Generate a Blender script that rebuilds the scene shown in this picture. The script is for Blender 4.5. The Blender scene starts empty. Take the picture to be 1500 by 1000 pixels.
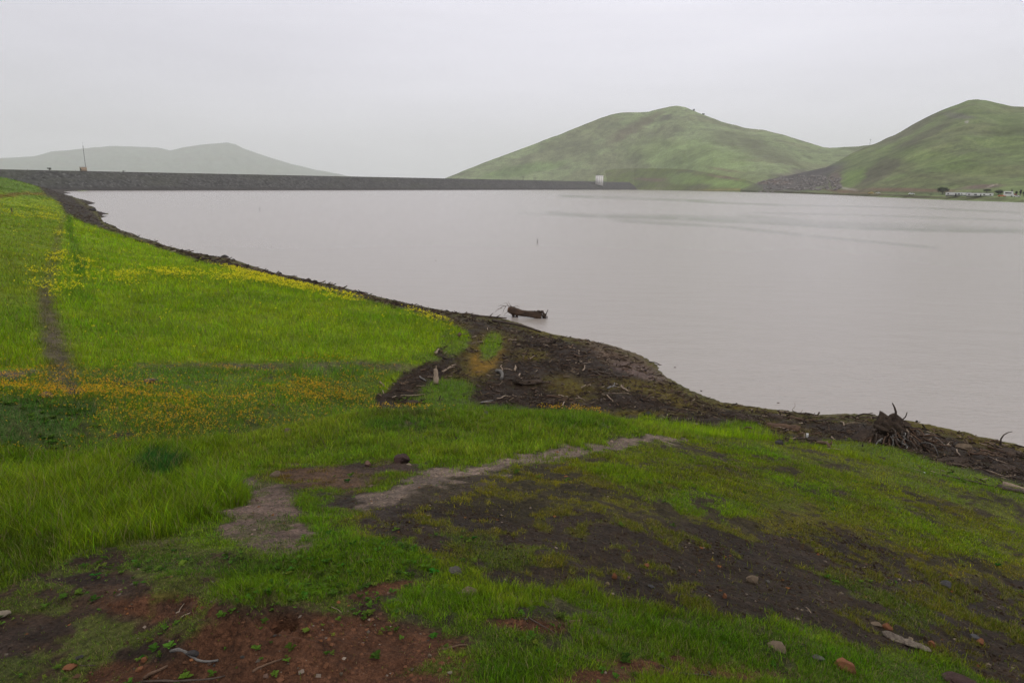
import bpy, math, random
import numpy as np
from mathutils import Vector, Matrix

random.seed(7)
rng = np.random.default_rng(7)
sc = bpy.context.scene
col = sc.collection
R_ = math.radians

# ------------------------------------------------------------------ camera, world, sun, exposure
EYE = 6.0                      # eye height above the lake
PITCH = math.atan(0.2273)      # looking slightly down
ROLL = R_(0.39)
FPX = 1000.0                   # focal length for a 1500 px wide frame (24 mm)
cp, sp = math.cos(PITCH), math.sin(PITCH)
_f = np.array([0, cp, -sp]); _u = np.array([0, sp, cp]); _r = np.array([1.0, 0, 0])
CR = math.cos(ROLL) * _r + math.sin(ROLL) * _u
CU = -math.sin(ROLL) * _r + math.cos(ROLL) * _u
CF = _f
cam_d = bpy.data.cameras.new("camera")
cam = bpy.data.objects.new("camera", cam_d)
col.objects.link(cam)
cam_d.sensor_width = 36.0
cam_d.lens = 24.0
cam_d.clip_start = 0.05
cam_d.clip_end = 20000
m = Matrix.Identity(4)
for i in range(3):
    m[i][0] = CR[i]; m[i][1] = CU[i]; m[i][2] = -CF[i]
m[2][3] = EYE
cam.matrix_world = m
sc.camera = cam

world = bpy.data.worlds.new("World")
sc.world = world
world.use_nodes = True
SUN_EL, SUN_ROT = R_(58), R_(150)
def build_world():
    nt = world.node_tree; nt.nodes.clear()
    N = nt.nodes.new; L = nt.links.new
    out = N('ShaderNodeOutputWorld'); bg = N('ShaderNodeBackground')
    bg.inputs['Strength'].default_value = 0.1
    sky = N('ShaderNodeTexSky'); sky.sky_type = 'NISHITA'; sky.sun_disc = False
    sky.sun_elevation = SUN_EL; sky.sun_rotation = SUN_ROT
    sky.air_density = 1.0; sky.dust_density = 4.0
    tc = N('ShaderNodeTexCoord')
    sep = N('ShaderNodeSeparateXYZ'); L(tc.outputs['Generated'], sep.inputs[0])
    # cloud deck: brighter towards the zenith, like any overcast sky
    ramp = N('ShaderNodeValToRGB'); L(sep.outputs['Z'], ramp.inputs[0])
    cr = ramp.color_ramp; cr.interpolation = 'B_SPLINE'
    pts = [(0.0, (.835, .835, .875)), (0.05, (.84, .835, .885)), (0.16, (.87, .86, .945)), (0.32, (.935, .915, 1.0)), (0.6, (1.0, .98, .95)), (1.0, (1.0, .98, .93))]
    while len(cr.elements) < len(pts): cr.elements.new(0.5)
    for e, (p, c) in zip(cr.elements, pts):
        e.position = p; e.color = (*c, 1)
    # soft cloud structure
    mp = N('ShaderNodeMapping'); mp.inputs['Scale'].default_value = (1.3, 1.3, 7.0)
    L(tc.outputs['Generated'], mp.inputs[0])
    nz = N('ShaderNodeTexNoise'); nz.inputs['Scale'].default_value = 1.6; nz.inputs['Detail'].default_value = 6; nz.inputs['Roughness'].default_value = 0.5
    L(mp.outputs[0], nz.inputs['Vector'])
    mr = N('ShaderNodeMapRange'); mr.inputs['From Min'].default_value = .3; mr.inputs['From Max'].default_value = .7
    mr.inputs['To Min'].default_value = 0.925; mr.inputs['To Max'].default_value = 1.065
    L(nz.outputs['Fac'], mr.inputs[0])
    # the deck is a little thinner towards the right
    side = N('ShaderNodeMapRange'); side.inputs['From Min'].default_value = -.62; side.inputs['From Max'].default_value = .1
    side.inputs['To Min'].default_value = .80; side.inputs['To Max'].default_value = 1.0
    L(sep.outputs['X'], side.inputs[0])
    ml = N('ShaderNodeMath'); ml.operation = 'MULTIPLY'; L(mr.outputs[0], ml.inputs[0]); L(side.outputs[0], ml.inputs[1])
    m2 = N('ShaderNodeMath'); m2.operation = 'MULTIPLY'; L(ml.outputs[0], m2.inputs[0]); m2.inputs[1].default_value = 10.95
    sc1 = N('ShaderNodeVectorMath'); sc1.operation = 'SCALE'; L(ramp.outputs[0], sc1.inputs[0]); L(m2.outputs[0], sc1.inputs['Scale'])
    mix = N('ShaderNodeMix'); mix.data_type = 'RGBA'; mix.inputs['Factor'].default_value = 0.93
    L(sky.outputs[0], mix.inputs['A']); L(sc1.outputs[0], mix.inputs['B'])
    L(mix.outputs['Result'], bg.inputs['Color']); L(bg.outputs[0], out.inputs[0])
build_world()

sun_d = bpy.data.lights.new("sun", 'SUN'); sun_d.energy = 0.7; sun_d.angle = R_(25); sun_d.color = (1, .97, .92)
sun = bpy.data.objects.new("sun", sun_d); col.objects.link(sun)
_sd = Vector((math.sin(SUN_ROT) * math.cos(SUN_EL), math.cos(SUN_ROT) * math.cos(SUN_EL), math.sin(SUN_EL)))
sun.rotation_euler = _sd.to_track_quat('Z', 'Y').to_euler()

sc.view_settings.view_transform = 'Standard'
sc.view_settings.look = 'None'
sc.view_settings.gamma = 1.0
sc.view_settings.exposure = 0.0
sc.render.engine = 'CYCLES'
sc.cycles.max_bounces = 8
sc.cycles.diffuse_bounces = 3
sc.cycles.transmission_bounces = 4
sc.cycles.volume_bounces = 2
sc.cycles.use_denoising = True
try:
    sc.cycles.denoiser = 'OPENIMAGEDENOISE'
    sc.cycles.denoising_prefilter = 'FAST'
    sc.cycles.denoising_input_passes = 'RGB_ALBEDO_NORMAL'
except Exception:
    pass

# ------------------------------------------------------------------ maths helpers
def ray(px, py):
    px = np.asarray(px, float); py = np.asarray(py, float)
    a = ((px - 750) / FPX)[..., None]; b = (-(py - 500) / FPX)[..., None]
    return CF + a * CR + b * CU
def at_z(px, py, z):
    d = ray(px, py); t = (z - EYE) / d[..., 2]
    p = d * t[..., None]; p[..., 2] += EYE
    return p
def at_r(px, py, r):
    d = ray(px, py); h = np.hypot(d[..., 0], d[..., 1])
    p = d * (r / h)[..., None]; p[..., 2] += EYE
    return p
def project(P):
    P = np.asarray(P, float) - np.array([0, 0, EYE])
    z = P @ CF
    zz = np.maximum(z, 1e-3)
    return 750 + FPX * (P @ CR) / zz, 500 - FPX * (P @ CU) / zz, z
def _hash(ix, iy, s):
    h = (ix.astype(np.int64) * 374761393 + iy.astype(np.int64) * 668265263 + s * 1442695041) & 0xffffffff
    h = ((h ^ (h >> 13)) * 1274126177) & 0xffffffff
    return ((h ^ (h >> 16)) & 0xffff) / 65535.0
def noise(x, y, s=0):
    ix = np.floor(x); iy = np.floor(y); fx = x - ix; fy = y - iy
    fx = fx * fx * (3 - 2 * fx); fy = fy * fy * (3 - 2 * fy)
    ix = ix.astype(np.int64); iy = iy.astype(np.int64)
    a = _hash(ix, iy, s); b = _hash(ix + 1, iy, s); c = _hash(ix, iy + 1, s); d = _hash(ix + 1, iy + 1, s)
    return (a * (1 - fx) + b * fx) * (1 - fy) + (c * (1 - fx) + d * fx) * fy
def fbm(x, y, s=0, o=4, g=.5):
    v = 0; a = 1; t = 0
    for k in range(o):
        v = v + a * noise(x * 2 ** k + 17.3 * k, y * 2 ** k - 9.1 * k, s + k); t += a; a *= g
    return v / t
def sst(a, b, x):
    t = np.clip((x - a) / (b - a), 0, 1); return t * t * (3 - 2 * t)

# ------------------------------------------------------------------ object helpers
def tag(o, label=None, cat=None, group=None, kind=None):
    if label: o['label'] = label
    if cat: o['category'] = cat
    if group: o['group'] = group
    if kind: o['kind'] = kind
    return o
def mesh_np(name, V, F, mat, cols=None, smooth=True, parent=None, attrs=None):
    """F: list of (n,k) int arrays"""
    me = bpy.data.meshes.new(name)
    if isinstance(F, np.ndarray): F = [F]
    V = np.asarray(V, np.float32)
    me.vertices.add(len(V)); me.vertices.foreach_set('co', V.ravel())
    ls = np.concatenate([f.ravel() for f in F]).astype(np.int32)
    tot = np.concatenate([np.full(len(f), f.shape[1]) for f in F]).astype(np.int32)
    st = np.concatenate([[0], np.cumsum(tot)[:-1]]).astype(np.int32)
    me.loops.add(len(ls)); me.loops.foreach_set('vertex_index', ls)
    me.polygons.add(len(tot)); me.polygons.foreach_set('loop_start', st); me.polygons.foreach_set('loop_total', tot)
    me.polygons.foreach_set('use_smooth', np.full(len(tot), smooth))
    me.update(calc_edges=True)
    if cols is not None:
        a = me.color_attributes.new('col', 'FLOAT_COLOR', 'POINT')
        c = np.ones((len(V), 4), np.float32); c[:, :3] = cols
        a.data.foreach_set('color', c.ravel())
    for k, v in (attrs or {}).items():
        a = me.attributes.new(k, 'FLOAT', 'POINT'); a.data.foreach_set('value', np.asarray(v, np.float32))
    if mat: me.materials.append(mat)
    o = bpy.data.objects.new(name, me); col.objects.link(o)
    if parent: o.parent = parent
    return o
def empty(name, loc, rz=0):
    o = bpy.data.objects.new(name, None); col.objects.link(o)
    o.location = loc; o.rotation_euler = (0, 0, rz); o.empty_display_size = .2
    return o
def grid_faces(nu, nv, wrap=False):
    i = np.arange(nu - 1)[:, None] * nv; j = np.arange(nv - 1)[None, :]
    a = (i + j).ravel()
    return np.stack([a, a + nv, a + nv + 1, a + 1], 1)
class MB:
    """collects tubes, boxes and lumps for ONE mesh"""
    def __init__(s): s.v = []; s.f4 = []; s.f3 = []; s.n = 0
    def add(s, V, F4=None, F3=None):
        s.v.append(np.asarray(V, float))
        if F4 is not None and len(F4): s.f4.append(np.asarray(F4) + s.n)
        if F3 is not None and len(F3): s.f3.append(np.asarray(F3) + s.n)
        s.n += len(V)
    def tube(s, pts, rad, sides=7, rough=0.0, flat=1.0):
        pts = np.asarray(pts, float); n = len(pts)
        rad = np.broadcast_to(np.asarray(rad, float), (n,))
        T = np.gradient(pts, axis=0); T /= np.linalg.norm(T, axis=1)[:, None] + 1e-9
        ref = np.array([0, 0, 1.0]) if abs(T[0][2]) < .8 else np.array([1.0, 0, 0])
        V = []
        ph = rng.uniform(0, 6, 4)
        for i in range(n):
            a = np.cross(T[i], ref); a /= np.linalg.norm(a) + 1e-9; b = np.cross(a, T[i])
            th = np.arange(sides) / sides * 2 * np.pi
            rr = rad[i] * (1 + rough * (np.sin(2 * th + ph[0]) * .5 + np.sin(3 * th + ph[1]) * .4 + rng.uniform(-.4, .4, sides)))
            V.append(pts[i] + (np.cos(th) * rr)[:, None] * a + (np.sin(th) * rr * flat)[:, None] * b)
        V = np.concatenate(V + [pts[:1], pts[-1:]])
        F = []
        for i in range(n - 1):
            for k in range(sides):
                k2 = (k + 1) % sides
                F.append((i * sides + k, i * sides + k2, (i + 1) * sides + k2, (i + 1) * sides + k))
        c0, c1 = n * sides, n * sides + 1
        F3 = [(c0, (k + 1) % sides, k) for k in range(sides)] + [(c1, (n - 1) * sides + k, (n - 1) * sides + (k + 1) % sides) for k in range(sides)]
        s.add(V, F, F3)
    def box(s, lo, hi, rot=None):
        lo = np.array(lo, float); hi = np.array(hi, float)
        V = np.array([[(lo, hi)[(k >> 0) & 1][0], (lo, hi)[(k >> 1) & 1][1], (lo, hi)[(k >> 2) & 1][2]] for k in range(8)])
        F = [(0, 2, 3, 1), (4, 5, 7, 6), (0, 1, 5, 4), (2, 6, 7, 3), (0, 4, 6, 2), (1, 3, 7, 5)]
        s.add(V, F)
    def lump(s, c, dims, amp=.25, det=14, freq=1.3, seed=0, cut=0.0):
        """irregular stone or clod: a displaced ellipsoid with planed faces"""
        nu, nv = det * 2, det
        u = np.arange(nu) / nu * 2 * np.pi; v = (np.arange(1, nv) / nv) * np.pi
        U, Vv = np.meshgrid(u, v, indexing='ij')
        D = np.stack([np.cos(U) * np.sin(Vv), np.sin(U) * np.sin(Vv), np.cos(Vv)], -1).reshape(-1, 3)
        D = np.concatenate([D, [[0, 0, 1], [0, 0, -1]]])
        r2 = np.random.default_rng(seed)
        rr = 1 + amp * (fbm(D[:, 0] * freq + 3 * D[:, 2] + seed, D[:, 1] * freq - 2 * D[:, 2] + seed, seed, 4) - .5) * 2
        for k in range(12):           # planed faces
            n = r2.normal(size=3); n /= np.linalg.norm(n); h = r2.uniform(.55, .85)
            dn = D @ n
            lim = np.where(dn > .2, h / np.maximum(dn, .2), 9)
            rr = np.minimum(rr, lim * (1 + .04 * (fbm(D[:, 0] * 6 + seed, D[:, 1] * 6 + D[:, 2] * 5, seed + 9, 3) - .5)))
        V = D * rr[:, None] * np.array(dims) / 2 + np.array(c)
        F = []; F3 = []; w = nv - 1
        for i in range(nu):
            j = (i + 1) % nu
            for k in range(w - 1): F.append((i * w + k, i * w + k + 1, j * w + k + 1, j * w + k))
            F3.append((nu * w, i * w, j * w)); F3.append((nu * w + 1, j * w + w - 1, i * w + w - 1))
        s.add(V, F, F3)
    def build(s, name, mat, parent=None, smooth=True, loc=None, cols=None):
        V = np.concatenate(s.v)
        F = []
        if s.f4: F.append(np.concatenate(s.f4))
        if s.f3: F.append(np.concatenate(s.f3))
        if loc is not None: V = V - np.array(loc)
        o = mesh_np(name, V, F, mat, smooth=smooth, parent=parent, cols=cols)
        if loc is not None and parent is None: o.location = loc
        return o

# ------------------------------------------------------------------ materials
def new_mat(name):
    mt = bpy.data.materials.new(name); mt.use_nodes = True
    nt = mt.node_tree; b = nt.nodes['Principled BSDF']
    return mt, nt, b
def mat_noise(name, c1, c2, scale=8, rough=.85, bump=.3, bscale=None, detail=6, attr=False, spec=.15, stretch=None, bdist=.02):
    mt, nt, b = new_mat(name); N = nt.nodes.new; L = nt.links.new
    tc = N('ShaderNodeTexCoord'); vec = tc.outputs['Object']
    if stretch:
        mp = N('ShaderNodeMapping'); mp.inputs['Scale'].default_value = stretch; L(vec, mp.inputs[0]); vec = mp.outputs[0]
    nz = N('ShaderNodeTexNoise'); nz.inputs['Scale'].default_value = scale; nz.inputs['Detail'].default_value = detail; nz.inputs['Roughness'].default_value = .65
    L(vec, nz.inputs['Vector'])
    mr = N('ShaderNodeMapRange'); mr.inputs['From Min'].default_value = .32; mr.inputs['From Max'].default_value = .68
    L(nz.outputs['Fac'], mr.inputs[0])
    mx = N('ShaderNodeMix'); mx.data_type = 'RGBA'; L(mr.outputs[0], mx.inputs['Factor'])
    mx.inputs['A'].default_value = (*c1, 1); mx.inputs['B'].default_value = (*c2, 1)
    L(mx.outputs['Result'], b.inputs['Base Color'])
    b.inputs['Roughness'].default_value = rough; b.inputs['Specular IOR Level'].default_value = spec
    n2 = N('ShaderNodeTexNoise'); n2.inputs['Scale'].default_value = bscale or scale * 3; n2.inputs['Detail'].default_value = 6
    L(vec, n2.inputs['Vector'])
    bp = N('ShaderNodeBump'); bp.inputs['Strength'].default_value = bump; bp.inputs['Distance'].default_value = bdist
    L(n2.outputs['Fac'], bp.inputs['Height']); L(bp.outputs[0], b.inputs['Normal'])
    return mt
def mat_leaf(name, trans=.35, rough=.55, spec=.25):
    mt, nt, b = new_mat(name); N = nt.nodes.new; L = nt.links.new
    at = N('ShaderNodeAttribute'); at.attribute_name = 'col'
    L(at.outputs['Color'], b.inputs['Base Color']); b.inputs['Roughness'].default_value = rough
    b.inputs['Specular IOR Level'].default_value = spec
    tr = N('ShaderNodeBsdfTranslucent'); L(at.outputs['Color'], tr.inputs['Color'])
    mx = N('ShaderNodeMixShader'); mx.inputs[0].default_value = trans
    out = nt.nodes['Material Output']
    L(b.outputs[0], mx.inputs[1]); L(tr.outputs[0], mx.inputs[2]); L(mx.outputs[0], out.inputs[0])
    return mt
def mat_ground():
    mt, nt, b = new_mat('ground_soil'); N = nt.nodes.new; L = nt.links.new
    at = N('ShaderNodeAttribute'); at.attribute_name = 'col'
    tc = N('ShaderNodeTexCoord')
    cur = at.outputs['Color']
    for sc_, lo, hi, det in ((1.7, .7, 1.25, 3), (9, .6, 1.35, 5), (48, .5, 1.5, 4), (220, .6, 1.45, 2)):
        nz = N('ShaderNodeTexNoise'); nz.inputs['Scale'].default_value = sc_; nz.inputs['Detail'].default_value = det; nz.inputs['Roughness'].default_value = .6
        L(tc.outputs['Object'], nz.inputs['Vector'])
        mr = N('ShaderNodeMapRange'); mr.inputs['From Min'].default_value = .3; mr.inputs['From Max'].default_value = .7
        mr.inputs['To Min'].default_value = lo; mr.inputs['To Max'].default_value = hi
        L(nz.outputs['Fac'], mr.inputs[0])
        vm = N('ShaderNodeVectorMath'); vm.operation = 'SCALE'; L(cur, vm.inputs[0]); L(mr.outputs[0], vm.inputs['Scale'])
        cur = vm.outputs[0]
    L(cur, b.inputs['Base Color'])
    wt = N('ShaderNodeAttribute'); wt.attribute_name = 'wet'
    nw = N('ShaderNodeTexNoise'); nw.inputs['Scale'].default_value = 5; nw.inputs['Detail'].default_value = 5; L(tc.outputs['Object'], nw.inputs['Vector'])
    ma = N('ShaderNodeMath'); ma.operation = 'MULTIPLY'; L(wt.outputs['Fac'], ma.inputs[0]); L(nw.outputs['Fac'], ma.inputs[1])
    mr = N('ShaderNodeMapRange'); mr.inputs['From Max'].default_value = .7; mr.inputs['To Min'].default_value = .92; mr.inputs['To Max'].default_value = .45
    L(ma.outputs[0], mr.inputs[0]); L(mr.outputs[0], b.inputs['Roughness'])
    b.inputs['Specular IOR Level'].default_value = .12
    n1 = N('ShaderNodeTexNoise'); n1.inputs['Scale'].default_value = 14; n1.inputs['Detail'].default_value = 8; n1.inputs['Roughness'].default_value = .65
    n2 = N('ShaderNodeTexVoronoi'); n2.inputs['Scale'].default_value = 45
    L(tc.outputs['Object'], n1.inputs['Vector']); L(tc.outputs['Object'], n2.inputs['Vector'])
    b1 = N('ShaderNodeBump'); b1.inputs['Strength'].default_value = .9; b1.inputs['Distance'].default_value = .05; L(n1.outputs['Fac'], b1.inputs['Height'])
    b2 = N('ShaderNodeBump'); b2.inputs['Strength'].default_value = .5; b2.inputs['Distance'].default_value = .008; L(n2.outputs['Distance'], b2.inputs['Height']); L(b1.outputs[0], b2.inputs['Normal'])
    L(b2.outputs[0], b.inputs['Normal'])
    return mt
M_GROUND = mat_ground()
M_LEAF = mat_leaf('grass_blade', .35, .6, .10)
M_PETAL = mat_leaf('petal', .3, .6)
M_WOODCHIP = mat_leaf('wood_litter', 0.0, .9, .08)
M_PALEWOOD = mat_noise('weathered_wood', (.33, .26, .20), (.17, .12, .09), 20, .8, .6, stretch=(1, 1, .3))
M_GREYWOOD = mat_noise('grey_wood', (.20, .19, .18), (.09, .08, .075), 14, .85, .7)
M_DARKWOOD = mat_noise('wet_bark', (.035, .026, .022), (.085, .062, .05), 12, .7, .8)
M_BROWNWOOD = mat_noise('brown_bark', (.14, .085, .055), (.06, .038, .028), 12, .75, .7)

# ------------------------------------------------------------------ near terrain heights
SHORE = [(105, 283), (109, 287), (114, 292), (128, 300), (140, 310), (148, 319), (152, 326), (175, 337), (205, 348), (240, 359), (270, 367), (300, 374), (330, 378), (365, 388),
         (400, 399), (470, 414), (520, 426), (560, 436), (600, 445), (640, 453), (680, 459), (720, 464), (748, 470), (800, 487), (860, 498), (910, 510), (940, 522), (958, 531), (970, 547),
         (1010, 571), (1060, 589), (1100, 595), (1130, 599), (1200, 608), (1260, 606), (1300, 611), (1340, 618), (1400, 630), (1450, 642), (1500, 654), (1600, 690), (1750, 735), (1950, 790), (2300, 890)]
SH = at_z([p[0] for p in SHORE], [p[1] for p in SHORE], 0.0)
ctrl = [tuple(p) for p in SH] + [tuple(at_z(*q)) for q in ((130, 285, -1.0), (165, 283.5, -1.6), (122, 289.5, -.8), (118, 283, -.8), (150, 300, -1.0))]
for i in range(len(SH)):
    a = SH[max(i - 1, 0)]; b = SH[min(i + 1, len(SH) - 1)]
    t = (b - a)[:2]; t = t / np.linalg.norm(t)
    n = np.array([t[1], -t[0]])          # candidate normals; water lies away from the left bank
    if n @ np.array([.6, .8]) < 0: n = -n
    r = np.linalg.norm(SH[i][:2])
    for k, zf in ((.07, -.10), (.25, -.09)):
        off = k * r
        ctrl.append((SH[i][0] + n[0] * off, SH[i][1] + n[1] * off, max(zf * off, -3)))
PZ = [(88, 292, 1.9), (108, 320, 1.15), (75, 283, 2.6), (150, 333, .8), (230, 361, .7), (330, 389, .7), (430, 413, .7), (520, 434, .7), (600, 453, .75), (660, 480, .9),
      # hollow and debris field
      (600, 490, 1.25), (560, 530, 1.05), (560, 580, .8), (650, 540, .8), (650, 590, .75), (700, 500, .65), (720, 550, .65), (760, 490, .4), (800, 520, .5), (800, 585, .65),
      (900, 540, .35), (900, 585, .6), (980, 580, .3), (960, 605, .6), (1060, 602, .35), (1060, 618, .85), (1150, 613, .4), (1150, 632, .95), (1250, 630, .5), (1250, 652, 1.15), (1310, 648, .8),
      (1400, 652, .45), (1400, 685, 1.15), (1480, 672, .4), (1480, 710, 1.2),
      # lip of the near bank
      (600, 615, 2.85), (680, 612, 2.85), (750, 610, 2.8), (850, 610, 2.65), (950, 626, 2.55), (1050, 639, 2.3), (1150, 648, 1.95), (1250, 671, 1.85), (1350, 693, 1.75), (1450, 717, 1.75), (1500, 732, 1.7),
      (0, 676, 3.1), (100, 674, 3.1), (200, 667, 3.1), (300, 659, 3.05), (380, 645, 3.0), (450, 630, 2.95), (530, 617, 2.9),
      # near terrace
      (0, 1000, 4.25), (0, 900, 4.25), (0, 800, 4.1), (0, 720, 3.75), (150, 720, 3.8), (300, 1000, 4.35), (300, 900, 4.3), (300, 800, 4.15), (300, 700, 3.7), (450, 660, 3.4), (450, 720, 3.85), (600, 650, 3.4), (600, 700, 3.75),
      (600, 800, 4.12), (600, 900, 4.27), (750, 1000, 4.35), (750, 650, 3.3), (750, 720, 3.75), (750, 800, 4.0), (900, 700, 3.55), (900, 650, 3.1), (900, 800, 3.85), (900, 900, 4.1), (1050, 665, 2.7), (1050, 700, 3.1), (1050, 800, 3.6),
      (1200, 700, 2.5), (1200, 800, 3.25), (1200, 900, 3.7), (1200, 1000, 3.95), (1350, 750, 2.5), (1350, 850, 3.05), (1350, 950, 3.5), (1500, 780, 2.2), (1500, 850, 2.65), (1500, 1000, 3.4), (1700, 850, 2.2), (1700, 1000, 3.0),
      (-200, 800, 4.0), (-200, 1000, 4.3)]
for px, py, z in PZ: ctrl.append(tuple(at_z(px, py, z)))
PD = [(0, 260, 235), (-120, 245, 230), (35, 268, 240), (62, 274, 250), (0, 275, 150), (40, 282, 150), (0, 300, 80), (60, 305, 85), (-150, 300, 80), (0, 330, 54), (80, 335, 58), (0, 360, 40), (100, 365, 45), (200, 375, 46), (0, 400, 30), (150, 400, 33), (300, 402, 37),
      (-150, 400, 28), (0, 450, 22.5), (150, 450, 24), (300, 450, 25), (450, 450, 26), (560, 462, 26), (0, 500, 18.5), (150, 500, 19.5), (300, 500, 20.3), (450, 490, 21.5), (0, 535, 16.3), (150, 530, 17.3), (300, 530, 18), (450, 525, 18.8),
      (0, 570, 14.2), (150, 570, 15), (300, 570, 15.4), (450, 570, 15.8), (0, 620, 12), (150, 620, 12.3), (300, 615, 12.7), (420, 600, 13.6), (-200, 500, 18), (-200, 620, 12)]
for px, py, d in PD: ctrl.append(tuple(at_r(px, py, d)))
for px, d, z in ((0, 11.2, 1.85), (200, 10.6, 1.75), (400, 10.8, 1.5), (600, 11.5, 1.1), (750, 12, 1.0), (880, 12.2, .9), (-200, 11.5, 1.9), (0, 7.6, 3.35), (150, 7.6, 3.3), (300, 7.8, 3.2), (0, 9.4, 2.55), (200, 9.3, 2.5), (-200, 8, 3.3), (0, 330, 5.5), (40, 350, 3.6), (70, 420, 1.0), (0, 500, 5), (-150, 400, 12)):
    p = at_r(px, 500, d); ctrl.append((p[0], p[1], z))
for th, r, z in ((-60, 3, 4.3), (-60, 6, 3.7), (-60, 12, 2.2), (-60, 25, 4), (-60, 60, 9), (-60, 200, 22), (-60, 600, 26), (-95, 3, 4.5), (-95, 10, 4.8), (-95, 40, 8), (-95, 200, 20), (-95, 600, 24),
                 (60, 3, 3.6), (60, 6, 2.2), (60, 10, .6), (95, 3, 3.9), (95, 7, 2.2), (95, 12, .4), (95, 20, -1), (95, 100, -3), (60, 30, -2), (50, 120, -3), (20, 200, -3), (0, 300, -3), (-15, 400, -3), (30, 700, -3), (0, 700, -3), (-25, 600, -3), (70, 600, -3),
                 (0, 1.0, 4.4), (-50, 1.0, 4.4), (50, 1.0, 4.35), (0, .5, 4.42), (-90, 1, 4.42), (90, 1, 4.4)):
    t = R_(th); ctrl.append((r * math.sin(t), r * math.cos(t), z))
C = np.array(ctrl)
cth = np.arctan2(C[:, 0], C[:, 1]); clr = np.log(np.hypot(C[:, 0], C[:, 1]))
def _k(d2): return .5 * d2 * np.log(d2 + 1e-12)
A2 = np.stack([cth * 1.6, clr], 1)
n_ = len(C)
K = _k(((A2[:, None] - A2[None]) ** 2).sum(-1)) + np.eye(n_) * 2e-4
Pm = np.concatenate([np.ones((n_, 1)), A2], 1)
sysm = np.block([[K, Pm], [Pm.T, np.zeros((3, 3))]])
W = np.linalg.solve(sysm, np.concatenate([C[:, 2], np.zeros(3)]))
TH0, TH1, LR0, LR1 = R_(-112), R_(112), math.log(.45), math.log(760)
GT, GR = 620, 560
gth = np.linspace(TH0, TH1, GT); glr = np.linspace(LR0, LR1, GR)
GZ = np.zeros((GT, GR))
for i in range(GT):
    q = np.stack([np.full(GR, gth[i] * 1.6), glr], 1)
    d2 = ((q[:, None] - A2[None]) ** 2).sum(-1)
    GZ[i] = _k(d2) @ W[:n_] + W[n_] + q @ W[n_ + 1:]
GZ = np.clip(GZ, -3.2, 40)
def _bil(G, u, v):
    u = np.clip(u, 0, G.shape[0] - 1.001); v = np.clip(v, 0, G.shape[1] - 1.001)
    i = u.astype(int); j = v.astype(int); a = u - i; b = v - j
    if G.ndim == 3: a = a[..., None]; b = b[..., None]
    return (G[i, j] * (1 - a) + G[i + 1, j] * a) * (1 - b) + (G[i, j + 1] * (1 - a) + G[i + 1, j + 1] * a) * b
MOUNDS = [  # (px, py, radius m, height m) heaps thrown up by burrowing animals, and small hollows
    (245, 884, .28, .09), (370, 930, .34, .15), (300, 930, .14, .04), (520, 905, .22, .05), (455, 965, .2, .04), (760, 912, .25, .04), (620, 905, .2, .03), (215, 900, .12, -.05), (300, 962, .12, -.05), (445, 815, .35, .04), (500, 830, .4, .05)]
_mw = []
def z_base(x, y):
    th = np.arctan2(x, y); r = np.hypot(x, y) + 1e-6
    z = _bil(GZ, (th - TH0) / (TH1 - TH0) * (GT - 1), (np.log(r) - LR0) / (LR1 - LR0) * (GR - 1))
    w = sst(R_(95), R_(112), np.abs(th))
    return z * (1 - w) + 4.6 * w
def z_at(x, y):
    x = np.asarray(x, float); y = np.asarray(y, float)
    z = z_base(x, y); r = np.hypot(x, y)
    land = sst(-.05, .35, z)
    z = z + land * (fbm(x * .35, y * .35, 3, 3) - .5) * .22 * sst(3, 12, r)
    z = z + land * (fbm(x * 1.6, y * 1.6, 5, 4) - .5) * .09
    z = z + (fbm(x * 7, y * 7, 8, 4) - .5) * .034 * (r < 40) + (r < 11) * (fbm(x * 31, y * 31, 9, 3) - .5) * .014
    far = sst(40, 120, r) * land
    z = z + far * (fbm(x * .06, y * .06, 11, 4) - .5) * 1.2
    # the drift-wood strip is lumpy
    sh = sst(.02, .12, z) * (1 - sst(1.0, 1.5, z)) * (r > 9)
    z = z + sh * ((fbm(x * 2.3, y * 2.3, 21, 4) - .45) * .17 + (fbm(x * 9, y * 9, 23, 3) - .5) * .09)
    for cx, cy, rr, hh in _mw:
        d = np.hypot(x - cx, y - cy) / rr
        z = z + hh * np.exp(-(d ** 2) * 1.6) * (1 + .5 * (fbm(x * 22, y * 22, 31, 3) - .5))
    return z
def hit(px, py):
    d = ray(px, py); d = d / np.hypot(d[0], d[1])
    rs = np.exp(np.linspace(math.log(1.3), math.log(700), 5000))
    X = d[0] * rs; Y = d[1] * rs; Z = EYE + d[2] * rs
    g = z_at(X, Y)
    k = np.argmax(g > Z)
    if not (g > Z).any(): k = len(rs) - 1
    return np.array([X[k], Y[k], g[k]])
for px, py, rr, hh in MOUNDS:
    p = hit(px, py); _mw.append((p[0], p[1], rr, hh))
_bh = hit(414, 909); _mw.append((_bh[0], _bh[1] , .05, -.14)); _mw.append((_bh[0] - .01, _bh[1] + .09, .07, .03))

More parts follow.
